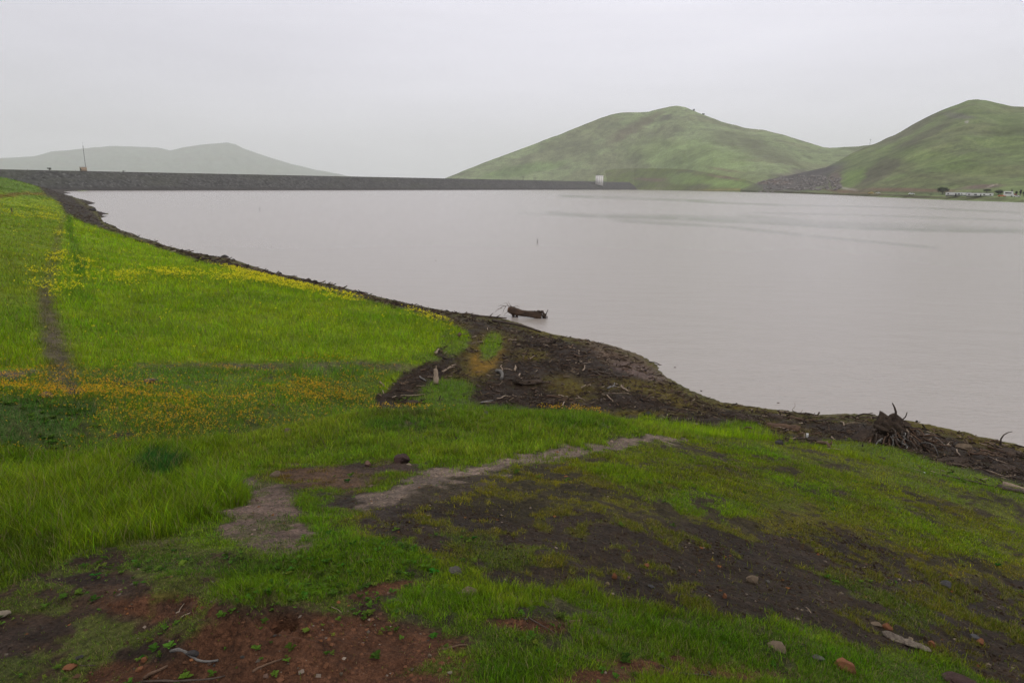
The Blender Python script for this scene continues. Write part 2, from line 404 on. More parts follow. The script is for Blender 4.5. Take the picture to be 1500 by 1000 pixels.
# ------------------------------------------------------------------ ground cover, painted as zones over the place
CS = 3.0; CX0, CX1, CY0, CY1 = -700, 2200, 236, 1400
ncx = int((CX1 - CX0) / CS); ncy = int((CY1 - CY0) / CS)
GXp, GYp = np.meshgrid(CX0 + np.arange(ncx) * CS, CY0 + np.arange(ncy) * CS, indexing='ij')
CH = ['D', 'h', 'r', 'g', 'b', 'sr', 'sg', 'sb', 'wet', 'mus', 'ora', 'lit', 'weed', 'gra']
IDX = {k: i for i, k in enumerate(CH)}
def base_layer(**kw):
    Lr = np.zeros((ncx, ncy, len(CH)), np.float32)
    put(Lr, np.ones((ncx, ncy)), **kw); return Lr
def put(Lr, a, leaf=None, soil=None, **kw):
    if leaf is not None: kw.update(r=leaf[0], g=leaf[1], b=leaf[2])
    if soil is not None: kw.update(sr=soil[0], sg=soil[1], sb=soil[2])
    for k, v in kw.items():
        i = IDX[k]; Lr[..., i] = Lr[..., i] * (1 - a) + v * a
def poly(P, soft=0):
    P = np.array(P, float); x, y = GXp, GYp
    ins = np.zeros(x.shape, bool); n = len(P)
    for i in range(n):
        x1, y1 = P[i]; x2, y2 = P[(i + 1) % n]
        if y1 == y2: continue
        c = ((y1 > y) != (y2 > y)) & (x < (x2 - x1) * (y - y1) / (y2 - y1) + x1)
        ins ^= c
    a = ins.astype(float)
    for _ in range(soft):
        b = a.copy(); b[1:-1, 1:-1] = (a[:-2, 1:-1] + a[2:, 1:-1] + a[1:-1, :-2] + a[1:-1, 2:] + 2 * a[1:-1, 1:-1]) / 6; a = b
    return a
def ell(cx, cy, rx, ry, ang=0, s=.35):
    c, n = math.cos(R_(ang)), math.sin(R_(ang))
    X = (GXp - cx) * c + (GYp - cy) * n; Y = -(GXp - cx) * n + (GYp - cy) * c
    return 1 - sst(1 - s, 1 + s, np.hypot(X / rx, Y / ry))
def line(P, soft=.4):
    """P: (x, y, half-width) polyline"""
    best = np.zeros(GXp.shape)
    for (x1, y1, w1), (x2, y2, w2) in zip(P[:-1], P[1:]):
        dx, dy = x2 - x1, y2 - y1; t = np.clip(((GXp - x1) * dx + (GYp - y1) * dy) / (dx * dx + dy * dy), 0, 1)
        d = np.hypot(GXp - x1 - t * dx, GYp - y1 - t * dy) / (w1 + (w2 - w1) * t)
        best = np.maximum(best, 1 - sst(1 - soft, 1 + soft, d))
    return best
MUD = (.027, .0175, .011); RED = (.080, .036, .020); PALE = (.155, .115, .092); THATCH = (.045, .058, .014); DEB = (.023, .014, .009); MOSS = (.072, .062, .010)
# --- far side of the hollow: hill, hollow, shore
LF = base_layer(D=1, h=.20, leaf=(.235, .365, .007), soil=(.095, .130, .008), wet=0, mus=0.02)
put(LF, poly([(-700, 230), (-700, 470), (60, 470), (90, 330), (110, 300), (90, 280), (60, 262), (0, 250)], 2), leaf=(.19, .27, .016), h=.16)
put(LF, ell(20, 275, 60, 10, 12), leaf=(.10, .17, .02), soil=(.08, .09, .03))
put(LF, line([(-20, 290, 3), (40, 283, 2), (70, 285, 2)]), leaf=(.15, .10, .02))
put(LF, line([(-100, 262, 2), (0, 259, 2), (40, 266, 2), (66, 275, 2)]), leaf=(.06, .13, .02))
for e in ((200, 480, 90, 16), (430, 500, 120, 12), (560, 470, 60, 10), (300, 440, 150, 7), (20, 470, 60, 25)): put(LF, ell(*e) * .5, leaf=(.125, .24, .008))
for e in ((160, 505, 60, 14), (340, 470, 80, 8), (500, 450, 70, 7), (100, 370, 60, 8)): put(LF, ell(*e) * .5, leaf=(.25, .34, .012))
# front foot of the hill and the hollow
put(LF, poly([(-700, 535), (0, 545), (60, 541), (330, 531), (520, 528), (600, 530), (560, 560), (545, 600), (560, 800), (-700, 800)], 2), D=.92, h=.12, leaf=(.155, .265, .010), soil=(.05, .055, .02), ora=.34)
put(LF, line([(-100, 549, 5), (20, 549, 5), (60, 543, 3)]), D=.2, soil=(.09, .07, .05), h=.06)
put(LF, line([(200, 534, 2), (330, 534, 4), (420, 537, 5), (530, 533, 4), (620, 541, 5)], .9) * .6, D=.35, soil=(.10, .075, .055), leaf=(.14, .13, .05), h=.07, ora=0)
for e in ((250, 620, 140, 16), (120, 580, 90, 12), (420, 590, 100, 18), (350, 610, 80, 15), (160, 650, 80, 7), (470, 575, 50, 18), (60, 595, 60, 10)): put(LF, ell(*e, s=.9) * .9, ora=.75, leaf=(.15, .24, .014))
put(LF, ell(480, 545, 60, 12), leaf=(.12, .25, .012), ora=.1, h=.2); put(LF, ell(250, 550, 70, 10), leaf=(.12, .24, .012), ora=.2)
put(LF, ell(20, 622, 95, 38), leaf=(.055, .15, .022), h=.10, ora=.03, weed=1.6, D=.85)
put(LF, ell(110, 600, 40, 12), leaf=(.05, .13, .018), ora=.1, weed=.6)
for e in ((185, 638, 25, 5), (60, 662, 30, 5), (110, 572, 14, 7), (170, 668, 30, 4)): put(LF, ell(*e), D=.1, soil=(.045, .03, .028), ora=.05)
# trail up the hill with rank growth beside it
TR = [(100, 308, 2), (92, 325, 3), (86, 345, 6), (80, 380, 8), (74, 405, 9), (66, 430, 13), (72, 470, 18), (82, 510, 22), (92, 545, 24)]
put(LF, line([(88, 290, 2), (100, 310, 4), (102, 335, 5), (108, 360, 7), (116, 385, 9), (118, 402, 7)], .8) * .7 + ell(115, 435, 26, 14) * .45 + ell(113, 392, 12, 10) * .3, leaf=(.085, .19, .015), h=.30)
put(LF, line(TR, .9) * .75, D=.75, h=.10, leaf=(.15, .17, .02), soil=(.07, .065, .03))
put(LF, line([(66, 430, 8), (72, 470, 11), (82, 510, 15), (92, 545, 18)], 1.0) * .75, D=.5, h=.08, leaf=(.11, .10, .03), soil=(.085, .062, .05))
# shore strip and the wide fan of drift debris
DEBP = [(60, 256), (85, 262), (105, 270), (120, 281), (150, 300), (170, 320), (205, 335), (300, 362), (400, 385), (560, 420), (760, 455), (860, 480), (960, 510), (1010, 560), (1200, 590), (1600, 670), (1900, 740),
        (1900, 900), (1600, 790), (1500, 728), (1400, 702), (1320, 682), (1240, 664), (1140, 642), (1060, 631), (1000, 619), (940, 612), (850, 640), (560, 660), (556, 610), (548, 583), (575, 560), (590, 545), (625, 528), (655, 500), (690, 499), (688, 487), (662, 474), (600, 455), (520, 437),
        (430, 416), (330, 391), (290, 381), (230, 362), (150, 335), (118, 324), (96, 312), (86, 296), (72, 288), (58, 276)]
put(LF, poly(DEBP, 1), D=.02, h=.05, soil=DEB, leaf=(.08, .08, .015), wet=.6, mus=0, ora=0, lit=1)
WET = [(x, y) for x, y in SHORE]
strip = line([(x, y + 2, 1.5 + (y - 275) * .022) for x, y in SHORE if x < 1700], .5)
put(LF, strip * .7, D=.3, h=.035, leaf=(.10, .105, .012), soil=MOSS, lit=.5, wet=.8)
MS = [(705, 522, 38, 24, -40), (728, 498, 30, 10, 0), (835, 568, 34, 16, 12), (940, 566, 55, 9, 6), (985, 585, 50, 7, 18), (930, 606, 60, 4, 0), (1090, 598, 60, 4, 8), (1420, 640, 80, 5, 14), (800, 485, 40, 5, 14),
      (1150, 627, 50, 6, 10), (650, 467, 40, 4, 15), (775, 520, 25, 8, 0), (1360, 624, 60, 6, 14), (1470, 655, 60, 7, 14)]
for e in MS: put(LF, ell(*e, s=.7) * .75, D=.5, h=.03, leaf=(.13, .11, .010), soil=(.085, .062, .008), lit=.5, wet=.5)
put(LF, ell(712, 524, 28, 16, -40), soil=(.15, .085, .008), leaf=(.16, .10, .01), D=.2)
put(LF, ell(900, 515, 55, 18, 25) * .7, soil=(.10, .065, .045), lit=1.0); put(LF, ell(940, 545, 45, 10, 15) * .7, soil=(.13, .09, .08), lit=.8)
for e in ((655, 572, 42, 16, 0), (640, 590, 60, 10, 0), (690, 600, 80, 8, 0), (770, 610, 60, 9, 0)): put(LF, ell(*e), D=1, h=.13, leaf=(.125, .235, .010), soil=THATCH, lit=.1)
for e in ((668, 506, 20, 12, -30), (655, 495, 12, 12, 0), (720, 508, 22, 14, -60), (620, 523, 22, 6, 0), (1090, 626, 40, 6, 8)): put(LF, ell(*e), D=.95, h=.13, leaf=(.18, .29, .010), soil=THATCH, lit=.1)
put(LF, poly([(1150, 650), (1230, 645), (1300, 651), (1360, 672), (1440, 695), (1500, 712), (1500, 722), (1400, 703), (1330, 690), (1250, 668), (1180, 655)], 1), D=1, h=.06, leaf=(.17, .25, .010), soil=THATCH, lit=.1)
# mustard in flower
for e in ((430, 419, 80, 9, 15), (330, 412, 120, 6, 6), (480, 432, 50, 8, 14), (240, 408, 110, 8, 0), (80, 428, 45, 14, 0), (75, 408, 30, 10, 0), (70, 320, 26, 3, 8), (78, 318, 12, 5, 0), (45, 303, 40, 2.5, 10), (30, 300, 60, 2.5, 8), (10, 310, 30, 4, 20),
          (60, 286, 30, 2.5, 8), (88, 348, 10, 6, 0), (85, 385, 14, 14, 0), (630, 470, 40, 7, 20), (120, 400, 20, 14, 0), (200, 415, 80, 10, 0), (385, 405, 70, 7, 13)):
    put(LF, ell(*e) * .9, mus=1.0)
for e in ((62, 319, 26, 4, 12), (430, 422, 90, 7, 14), (70, 418, 20, 8, 0), (74, 298, 24, 2.5, 14)): put(LF, ell(*e), mus=2.2)
put(LF, poly(DEBP, 0), mus=0, ora=0)
# --- near side: the terrace the camera stands on
LN = base_layer(D=.9, h=.06, leaf=(.15, .24, .010), soil=(.045, .042, .02), wet=.2, gra=.2)
put(LN, poly([(-700, 600), (350, 600), (345, 700), (330, 745), (250, 790), (120, 800), (0, 850), (-700, 900)], 3), D=.96, h=.165, leaf=(.150, .235, .007))
put(LN, poly([(-60, 780), (90, 790), (60, 850), (0, 880), (-700, 930), (-700, 800)], 3), D=1, h=.09, leaf=(.085, .145, .007))
put(LN, poly([(330, 590), (950, 590), (1100, 625), (1000, 641), (850, 650), (700, 672), (560, 665), (420, 680), (345, 690)], 2), D=.93, h=.10, leaf=(.185, .275, .016))
put(LN, ell(600, 622, 60, 10) * .7, leaf=(.075, .18, .022), h=.11); put(LN, ell(850, 620, 60, 10) * .6, leaf=(.10, .21, .014), h=.11); put(LN, ell(245, 684, 34, 14), leaf=(.035, .11, .016), h=.19)
put(LN, ell(860, 604, 70, 6), ora=.15); put(LN, ell(600, 604, 60, 5), ora=.15, leaf=(.14, .17, .03))
# worn olive turf right of the path
put(LN, poly([(480, 760), (600, 712), (720, 692), (860, 668), (1000, 650), (1130, 640), (1500, 735), (1800, 830), (2200, 1100), (2200, 1400), (1500, 1400), (1500, 990), (1340, 950), (1100, 900), (900, 870), (700, 840), (560, 790)], 3),
    D=.60, h=.036, leaf=(.190, .185, .012), soil=(.038, .030, .016), gra=.5)
put(LN, poly([(880, 665), (1130, 642), (1500, 735), (1700, 800), (1560, 830), (1400, 815), (1180, 745), (1000, 760), (900, 720)], 3), D=.78, h=.048, leaf=(.180, .235, .010), gra=.2)
for e in ((1010, 730, 80, 18, 15), (1200, 715, 90, 15, 18), (1330, 760, 60, 16, 25), (900, 690, 60, 14, 10), (1370, 720, 60, 10, 20), (1430, 805, 40, 14, 20), (1100, 660, 60, 8, 8)): put(LN, ell(*e) * .7, leaf=(.170, .290, .010), h=.062, D=.92)
for e in ((1060, 690, 50, 9, 8), (1270, 740, 60, 9, 20), (1150, 690, 50, 7, 14), (1370, 735, 40, 8, 20), (1420, 750, 50, 9, 18), (960, 720, 30, 8, 0)): put(LN, ell(*e) * .7, leaf=(.13, .12, .015), D=.5, h=.05)
# bare dark mud
MP = poly([(455, 735), (520, 715), (600, 745), (760, 765), (860, 745), (980, 770), (1100, 790), (1200, 765), (1290, 790), (1400, 840), (1560, 860), (1900, 1000), (1700, 1100), (1520, 1020), (1400, 965), (1300, 955), (1200, 915), (1050, 900), (950, 880), (850, 862), (720, 850), (640, 815), (560, 780)], 3)
put(LN, MP, D=.36, h=.045, leaf=(.14, .15, .014), soil=MUD, wet=.7, gra=1)
for e in ((990, 860, 130, 22, 10), (820, 790, 90, 24, 0), (660, 755, 90, 18, 0), (1130, 880, 90, 16, 18), (1420, 930, 70, 24, 20), (1250, 800, 60, 12, 10), (1200, 850, 60, 12, 12), (1080, 800, 70, 12, 0)): put(LN, ell(*e) * .7, D=.12, soil=(.024, .0155, .010), gra=1.3)
for e in ((730, 820, 70, 18, 0), (690, 790, 50, 14, 0), (1260, 860, 60, 14, 20), (1330, 905, 60, 14, 20), (1180, 905, 60, 12, 20)): put(LN, ell(*e) * .7, D=.5, leaf=(.075, .15, .014), h=.04, weed=.6)
put(LN, line([(515, 741, 9), (560, 726, 9), (640, 701, 7), (720, 682, 6.5), (800, 665, 5.5), (880, 654, 4.5), (960, 646, 3.6), (1000, 643, 2.5)], .8), D=.0, soil=PALE, wet=.6, gra=.4)
put(LN, line([(515, 741, 9), (560, 726, 9), (640, 701, 7), (720, 682, 6.5), (800, 665, 5.5), (880, 654, 4.5), (960, 646, 3.6), (1000, 643, 2.5)], .8), D=.0, soil=PALE, wet=.6, gra=.4)
put(LN, line([(540, 752, 12), (650, 722, 8), (720, 702, 5)], .8) * .5, D=.25, soil=(.060, .044, .036), wet=.5)
put(LN, poly([(340, 712), (376, 702), (404, 718), (420, 755), (455, 780), (440, 802), (390, 808), (335, 798), (332, 765)], 7) + ell(200, 800, 60, 6) * .5, D=.22, h=.03, soil=(.125, .086, .070), wet=.5, leaf=(.09, .12, .03), gra=.3)
put(LN, ell(465, 700, 70, 18), D=.45, h=.035, leaf=(.14, .09, .02), soil=(.085, .05, .032)); put(LN, ell(560, 690, 60, 12), D=.35, soil=(.055, .036, .028), leaf=(.11, .11, .02), h=.04)
put(LN, ell(478, 738, 34, 14) * .8, D=.5, leaf=(.095, .16, .02), h=.035)
# foreground
put(LN, poly([(-700, 870), (0, 860), (120, 815), (300, 805), (420, 815), (480, 860), (560, 880), (640, 930), (700, 1000), (750, 1400), (-700, 1400)], 3), D=.46, h=.032, leaf=(.120, .195, .016), soil=(.045, .028, .018), weed=.5, gra=.7)
for e in ((150, 850, 120, 14, -5), (100, 960, 130, 22, -10), (330, 870, 110, 10, 0), (250, 925, 90, 10, -8), (60, 990, 80, 20, 0), (40, 900, 60, 10, 0)): put(LN, ell(*e) * .6, D=.9, leaf=(.120, .20, .020), h=.028)
for e in ((40, 935, 70, 16, -8), (120, 855, 80, 10, 5), (210, 960, 60, 10, -10), (10, 965, 40, 20, 0)): put(LN, ell(*e) * .8, D=.12, soil=(.036, .024, .019))
put(LN, poly([(300, 850), (360, 815), (430, 800), (470, 772), (540, 782), (620, 810), (640, 850), (560, 880), (480, 862), (420, 880), (330, 878)], 2), D=.84, h=.050, leaf=(.105, .200, .007), weed=.9, gra=0)
put(LN, ell(290, 830, 120, 14, 0) * .8, D=.85, leaf=(.070, .15, .014), h=.05, gra=.1); put(LN, ell(210, 800, 70, 10) * .6, D=.6, leaf=(.09, .11, .02), h=.04)
GB = poly([(550, 880), (640, 855), (700, 870), (760, 885), (850, 880), (950, 895), (1050, 905), (1200, 935), (1320, 970), (1420, 985), (1600, 1040), (1600, 1400), (1150, 1010), (1090, 985), (980, 975), (880, 965), (800, 1000), (820, 1400), (720, 1400), (690, 1000), (700, 960), (650, 930), (580, 910)], 2)
put(LN, GB, D=.78, h=.048, leaf=(.105, .200, .007), gra=.05, weed=.1)
for e in ((650, 880, 60, 14, 0), (1000, 935, 120, 12, 8), (1230, 970, 60, 14, 12), (740, 985, 60, 22, 0)): put(LN, ell(*e) * .8, D=.95, h=.060, leaf=(.085, .180, .006))
for e in ((620, 925, 60, 12, 0), (760, 945, 80, 8, 0), (880, 955, 60, 6, 0), (1130, 960, 60, 6, 10)): put(LN, ell(*e) * .7, h=.035, leaf=(.105, .185, .022), D=.85)
for e in ((240, 889, 85, 17, 0), (380, 945, 130, 44, 0), (500, 925, 110, 30, 0), (470, 1000, 190, 45, 0), (760, 912, 62, 10, 3), (610, 968, 95, 46, 0), (1010, 984, 140, 18, 6), (560, 862, 60, 9, -8), (200, 985, 80, 14, -8), (860, 1000, 60, 16, 0)):
    put(LN, ell(*e), D=.07, h=.03, soil=RED, wet=.1, gra=1.0, weed=.1)
for e in ((420, 960, 60, 10, -20), (640, 985, 70, 12, 0), (300, 990, 70, 10, -10), (520, 890, 40, 8, 0), (1010, 975, 40, 5, 0), (330, 992, 60, 8, -15)): put(LN, ell(*e) * .45, D=.8, leaf=(.085, .17, .018), h=.04)
put(LN, ell(250, 892, 40, 9), soil=(.055, .027, .017), D=0); put(LN, ell(360, 955, 60, 22), soil=(.070, .032, .018), D=.0)
LIPP = [(-700, 670), (0, 662), (100, 660), (200, 652), (300, 645), (380, 632), (450, 618), (530, 607), (600, 606), (680, 603), (750, 602), (850, 602), (950, 620), (1050, 639), (1150, 648), (1250, 671), (1350, 693), (1450, 717), (1500, 732), (1700, 800), (2200, 900)]
LIPZ = [3.15, 3.15, 3.15, 3.15, 3.1, 3.05, 3.0, 2.95, 2.9, 2.9, 2.85, 2.7, 2.6, 2.3, 1.95, 1.85, 1.75, 1.75, 1.7, 1.5, 1.2]
_lp = at_z([p[0] for p in LIPP], [p[1] for p in LIPP], np.array(LIPZ))
_lth = np.arctan2(_lp[:, 0], _lp[:, 1]); _lr = np.hypot(_lp[:, 0], _lp[:, 1])
def cover(x, y, z, jit=0):
    px, py, dz = project(np.stack([x, y, z], -1))
    r = np.hypot(x, y); th = np.arctan2(x, y)
    s = np.clip(90 / np.maximum(r, 1), 1.5, 16)
    wx = (fbm(x * 1.1, y * 1.1, 41, 3) - .5) * 2.4 * s + (fbm(x * 5, y * 5, 43, 3) - .5) * np.where(r < 12, 3.6, 1.4) * s
    wy = (fbm(x * 1.1, y * 1.1, 51, 3) - .5) * 1.0 * s + (fbm(x * 5, y * 5, 53, 3) - .5) * np.where(r < 12, 2.0, .7) * s
    if jit: wx = wx + rng.normal(0, .35, x.shape) * s * jit; wy = wy + rng.normal(0, .18, x.shape) * s * jit
    py = np.where(dz < .3, 1380, py); px = np.where(dz < .3, 750 + 900 * np.sign(x), px)
    u = (px + wx - CX0) / CS; v = (py + wy - CY0) / CS
    near = 1 - sst(1.03, 1.10, r / np.interp(th, _lth, _lr))
    near = np.where(np.abs(th) > 1.3, 1, near)
    n = near[..., None]
    return _bil(LN, u, v) * n + _bil(LF, u, v) * (1 - n)

def stand(x, y, D):
    """how fully grass covers a spot, 0..1, from its zone's density and the local patchiness"""
    p = np.clip((fbm(x * 1.1, y * 1.1, 61, 3) - .5) * 2.6, -.6, .6) * .45 + np.clip((fbm(x * 4.2, y * 4.2, 65, 3) - .5) * 2.6, -.6, .6) * .6 + np.clip((fbm(x * 13, y * 13, 67, 2) - .5) * 2, -.6, .6) * .55
    return sst(.30, .74, D + p * (1.2 - .40 * D)) * sst(0, .05, D)
# ------------------------------------------------------------------ ground mesh
def build_ground():
    fine = np.linspace(R_(-42), R_(42), 900)
    th = np.concatenate([np.linspace(R_(-180), R_(-43), 60), fine, np.linspace(R_(43), R_(180), 60)])
    lr = np.concatenate([np.linspace(math.log(.5), math.log(12), 640)[:-1], np.linspace(math.log(12), math.log(740), 520)])
    T, Lr = np.meshgrid(th, lr, indexing='ij'); r = np.exp(Lr)
    x = (r * np.sin(T)).ravel(); y = (r * np.cos(T)).ravel()
    z = z_at(x, y)
    c = cover(x, y, z)
    D = stand(x, y, c[:, IDX['D']])[:, None] * .55
    soil = c[:, IDX['sr']:IDX['sb'] + 1]; leaf = c[:, IDX['r']:IDX['b'] + 1]
    rr = r.ravel()[:, None]
    k = D * (.45 + 1.2 * sst(15, 120, rr))
    rgb = soil * (1 - k) + leaf * k
    # silt below the water line
    uw = 1 - sst(-.25, -.02, z)[:, None]
    rgb = rgb * (1 - uw) + np.array([.12, .10, .085]) * uw
    V = np.stack([x, y, z], 1)
    o = mesh_np('ground', V, grid_faces(len(th), len(lr)), M_GROUND, cols=rgb, attrs={'wet': c[:, IDX['wet']]})
    tag(o, 'muddy and grassy bank sloping down to the reservoir', kind='structure')
build_ground()

# ------------------------------------------------------------------ vegetation
def scatter(n, r0, r1, a, th0=-46, th1=46):
    """density per square metre falls as r^-a"""
    e = 2 - a; u = rng.random(n)
    r = (r0 ** e + u * (r1 ** e - r0 ** e)) ** (1 / e)
    th = R_(th0) + rng.random(n) * R_(th1 - th0)
    return r * np.sin(th), r * np.cos(th), r
def blades(P, h, w, colr, lean=.35, three=False, dirn=None):
    n = len(P); a = rng.random(n) * 2 * np.pi; b = rng.random(n) * 2 * np.pi if dirn is None else dirn + rng.normal(0, .6, n)
    sx, sy = np.cos(a) * w / 2, np.sin(a) * w / 2
    l = h * lean * (0.3 + rng.random(n) * 1.2); lx, ly = np.cos(b) * l, np.sin(b) * l
    z0 = P[:, 2] - .01
    S = np.stack([sx, sy, 0 * sx], 1)
    B = np.stack([P[:, 0], P[:, 1], z0], 1)
    Mid = B + np.stack([lx * .3, ly * .3, h * .58], 1); Tip = B + np.stack([lx, ly, h], 1)
    if three:
        V = np.stack([B - S, B + S, Tip], 1).reshape(-1, 3); i = np.arange(n)[:, None] * 3
        return V, None, i + np.array([[0, 1, 2]]), np.repeat(colr, 3, 0)
    V = np.stack([B - S, B + S, Mid + S * .8, Mid - S * .8, Tip], 1).reshape(-1, 3); i = np.arange(n)[:, None] * 5
    return V, i + np.array([[0, 1, 2, 3]]), i + np.array([[3, 2, 4]]), np.repeat(colr, 5, 0)
def join(parts):
    V = []; F4 = []; F3 = []; Cc = []; n = 0
    for v, f4, f3, c in parts:
        V.append(v); Cc.append(c)
        if f4 is not None: F4.append(f4 + n)
        if f3 is not None: F3.append(f3 + n)
        n += len(v)
    F = []
    if F4: F.append(np.concatenate(F4))
    if F3: F.append(np.concatenate(F3))
    return np.concatenate(V), F, np.concatenate(Cc)
def veg_points(n, r0, r1, a, tuft=5, sig=.022, full=False):
    x, y, r = scatter(n // tuft, r0, r1, a)
    x = np.repeat(x, tuft); y = np.repeat(y, tuft); r = np.repeat(r, tuft)
    s = sig * np.clip(r / 4, 1, 6); dx = rng.normal(0, 1, len(x)); dy = rng.normal(0, 1, len(x))
    x = x + dx * s; y = y + dy * s
    z = z_at(x, y); ok = z > .03
    if full:
        tf = np.repeat(rng.random((n // tuft, 3)), tuft, 0); tf = np.concatenate([tf, np.arctan2(dy, dx)[:, None]], 1)
        return x[ok], y[ok], z[ok], r[ok], tf[ok]
    return x[ok], y[ok], z[ok], r[ok]
def build_grass():
    near_parts = []; far_parts = []
    for n, r0, r1, a, three in ((1250000, 1.4, 9.5, 1.6, False), (1500000, 8.5, 280, 1.9, True)):
        x, y, z, r, tf = veg_points(n, r0, r1, a, 9 if not three else 5, full=True)
        c = cover(x, y, z, 1)
        D = c[:, 0]
        k = rng.random(len(x)) < stand(x, y, D) * .95 + .02 * (D > .03)
        x, y, z, r, c, tf = x[k], y[k], z[k], r[k], c[k], tf[k]
        h = c[:, 1] * (.62 if not three else .85) * (.5 + .7 * rng.random(len(x))) * (.55 + .9 * tf[:, 0]) * (.55 + .9 * fbm(x * 1.1, y * 1.1, 71, 3)) * (.6 + .8 * fbm(x * 4.5, y * 4.5, 73, 3))
        w = np.clip(.0021 * np.maximum(r / 2.6, 1) ** .84, .0021, .09) * (.7 + .6 * rng.random(len(x)))
        h = np.maximum(h, w * 2.2)
        rgb = c[:, 2:5] * (.62 + .76 * rng.random((len(x), 1))) * (.45 + 1.1 * tf[:, 1:2]) * (.72 + .56 * fbm(x * .6, y * .6, 75, 4))[:, None] * (.75 + .5 * fbm(x * 5, y * 5, 77, 3))[:, None]
        hue = (fbm(x * .8, y * .8, 81, 3) - .5)[:, None] * .5 + rng.normal(0, .08, (len(x), 1)) + (tf[:, 2:3] - .5) * .5
        rgb = rgb * (1 + hue * np.array([1.0, .1, .4]))
        stalk = (rng.random(len(x)) < .012) & (c[:, 1] > .08)
        h[stalk] *= 1.6; w[stalk] *= .7
        dry = stalk | (rng.random(len(x)) < .06 + .10 * (c[:, 0] < .8))
        rgb[dry] = np.array([.24, .20, .09]) * (.5 + .8 * rng.random((dry.sum(), 1)))
        rgb = np.clip(rgb, .004, .6)
        P = np.stack([x, y, z], 1)
        (far_parts if three else near_parts).append(blades(P, h, w, rgb, .5, three, tf[:, 3]))
    V, F, Cc = join(near_parts)
    tag(mesh_np('grass', V, F, M_LEAF, cols=Cc, smooth=False), 'green grass growing on the near bank and terrace', 'grass', kind='stuff')
    V, F, Cc = join(far_parts)
    tag(mesh_np('hill_grass', V, F, M_LEAF, cols=Cc, smooth=False), 'bright green grass covering the hill slope and hollow to the left', 'grass', kind='stuff')
build_grass()
def build_weeds():
    """low rosettes of round leaves"""
    x, y, r = scatter(60000, 1.5, 16, 1.4); z = z_at(x, y)
    c = cover(x, y, z, 1); patch = fbm(x * 2.2, y * 2.2, 91, 4)
    k = (rng.random(len(x)) < c[:, IDX['weed']] * sst(.44, .62, patch) * .8 + .004 * (c[:, 0] > .3)) & (z > .3)
    x, y, z, r, c = x[k], y[k], z[k], r[k], c[k]
    V = []; Cc = []; n = len(x); sz = rng.random(n) ** 2; tone = .5 + .9 * rng.random((n, 1)); hue = rng.normal(0, .2, (n, 1))
    L = 7
    for j in range(L):
        a = rng.random(n) * .5 + j / L * 2 * np.pi
        ln = (.004 + .017 * sz) * (.5 + .8 * rng.random(n)) * np.clip(r / 4, 1, 3.4); wd = ln * .42
        up = .25 + .6 * rng.random(n)
        d = np.stack([np.cos(a), np.sin(a), up * 0], 1); s = np.stack([-np.sin(a), np.cos(a), 0 * a], 1)
        B = np.stack([x, y, z + .004 + .006 * rng.random(n)], 1)
        m = B + d * (ln * .6)[:, None] + np.array([0, 0, 1]) * (ln * up)[:, None]
        t = B + d * (ln * 1.2)[:, None] + np.array([0, 0, 1]) * (ln * up * .9)[:, None]
        q = np.stack([B, m + s * wd[:, None], t, m - s * wd[:, None]], 1)
        V.append(q.reshape(-1, 3))
        cc = np.clip(np.array([.070, .135, .014]) * tone * (.7 + .6 * rng.random((n, 1))) * (1 + hue * np.array([1.2, 0, .5])), .005, .5)
        Cc.append(np.repeat(cc, 4, 0))
    V = np.concatenate(V); F = np.arange(len(V)).reshape(-1, 4)
    tag(mesh_np('low_weeds', V, F, M_LEAF, cols=np.concatenate(Cc), smooth=False), 'low broad-leaved weeds growing between the bare patches', 'weeds', kind='stuff')
build_weeds()
def build_flowers(name, label, chan, n, r0, r1, a, size, colr, colr2, hh, keep):
    x, y, z, r = veg_points(n, r0, r1, a, 4, .05)
    c = cover(x, y, z, 1)
    patch = sst(.38, .62, fbm(x * .9, y * .9, 101, 4))
    k = rng.random(len(x)) < np.clip(c[:, IDX[chan]] * keep * (.25 + patch), 0, 1) * (c[:, IDX[chan]] > .012)
    x, y, z, r = x[k], y[k], z[k], r[k]; h = c[k, 1] * 1.05 * (.8 + .5 * rng.random(len(x))) + hh
    n = len(x); s = size * np.clip(r / 12, .8, 3.2) ** .8 * (.6 + .8 * rng.random(n))
    V = []; C2 = []
    base = np.stack([x, y, z + h], 1)
    cc = np.array(colr) * (.75 + .45 * rng.random((n, 1))); mk = rng.random(n) < .3; cc[mk] = np.array(colr2) * (.8 + .4 * rng.random((mk.sum(), 1)))
    for j in range(4):
        o = rng.normal(0, .5, (n, 3)) * s[:, None]; t = rng.normal(size=(n, 3)); t /= np.linalg.norm(t, axis=1)[:, None]
        u = np.cross(t, rng.normal(size=(n, 3))); u /= np.linalg.norm(u, axis=1)[:, None] + 1e-6
        ctr = base + o; e = (s * .5)[:, None]
        V.append(np.stack([ctr - t * e, ctr - u * e * .8, ctr + t * e, ctr + u * e * .8], 1).reshape(-1, 3)); C2.append(np.repeat(cc, 4, 0))
    Vp = np.concatenate(V); F4 = np.arange(len(Vp)).reshape(-1, 4)
    sv = blades(np.stack([x, y, z], 1), h, np.full(n, .004) * np.clip(r / 12, .8, 3), np.tile(np.array([[.08, .15, .02]]), (n, 1)), .05, True)
    V, F, Cc = join([(Vp, F4, None, np.concatenate(C2)), sv])
    tag(mesh_np(name, V, F, M_PETAL, cols=Cc, smooth=False), label, 'flowers', kind='stuff')
build_flowers('mustard_flowers', 'yellow mustard flowers scattered through the hill grass', 'mus', 520000, 17, 300, 1.5, .018, (.74, .64, .012), (.55, .56, .02), .04, .55)
build_flowers('orange_wildflowers', 'orange wildflowers filling the hollow behind the near bank', 'ora', 380000, 7, 20, 1.5, .012, (.64, .33, .010), (.66, .48, .015), .012, .52)

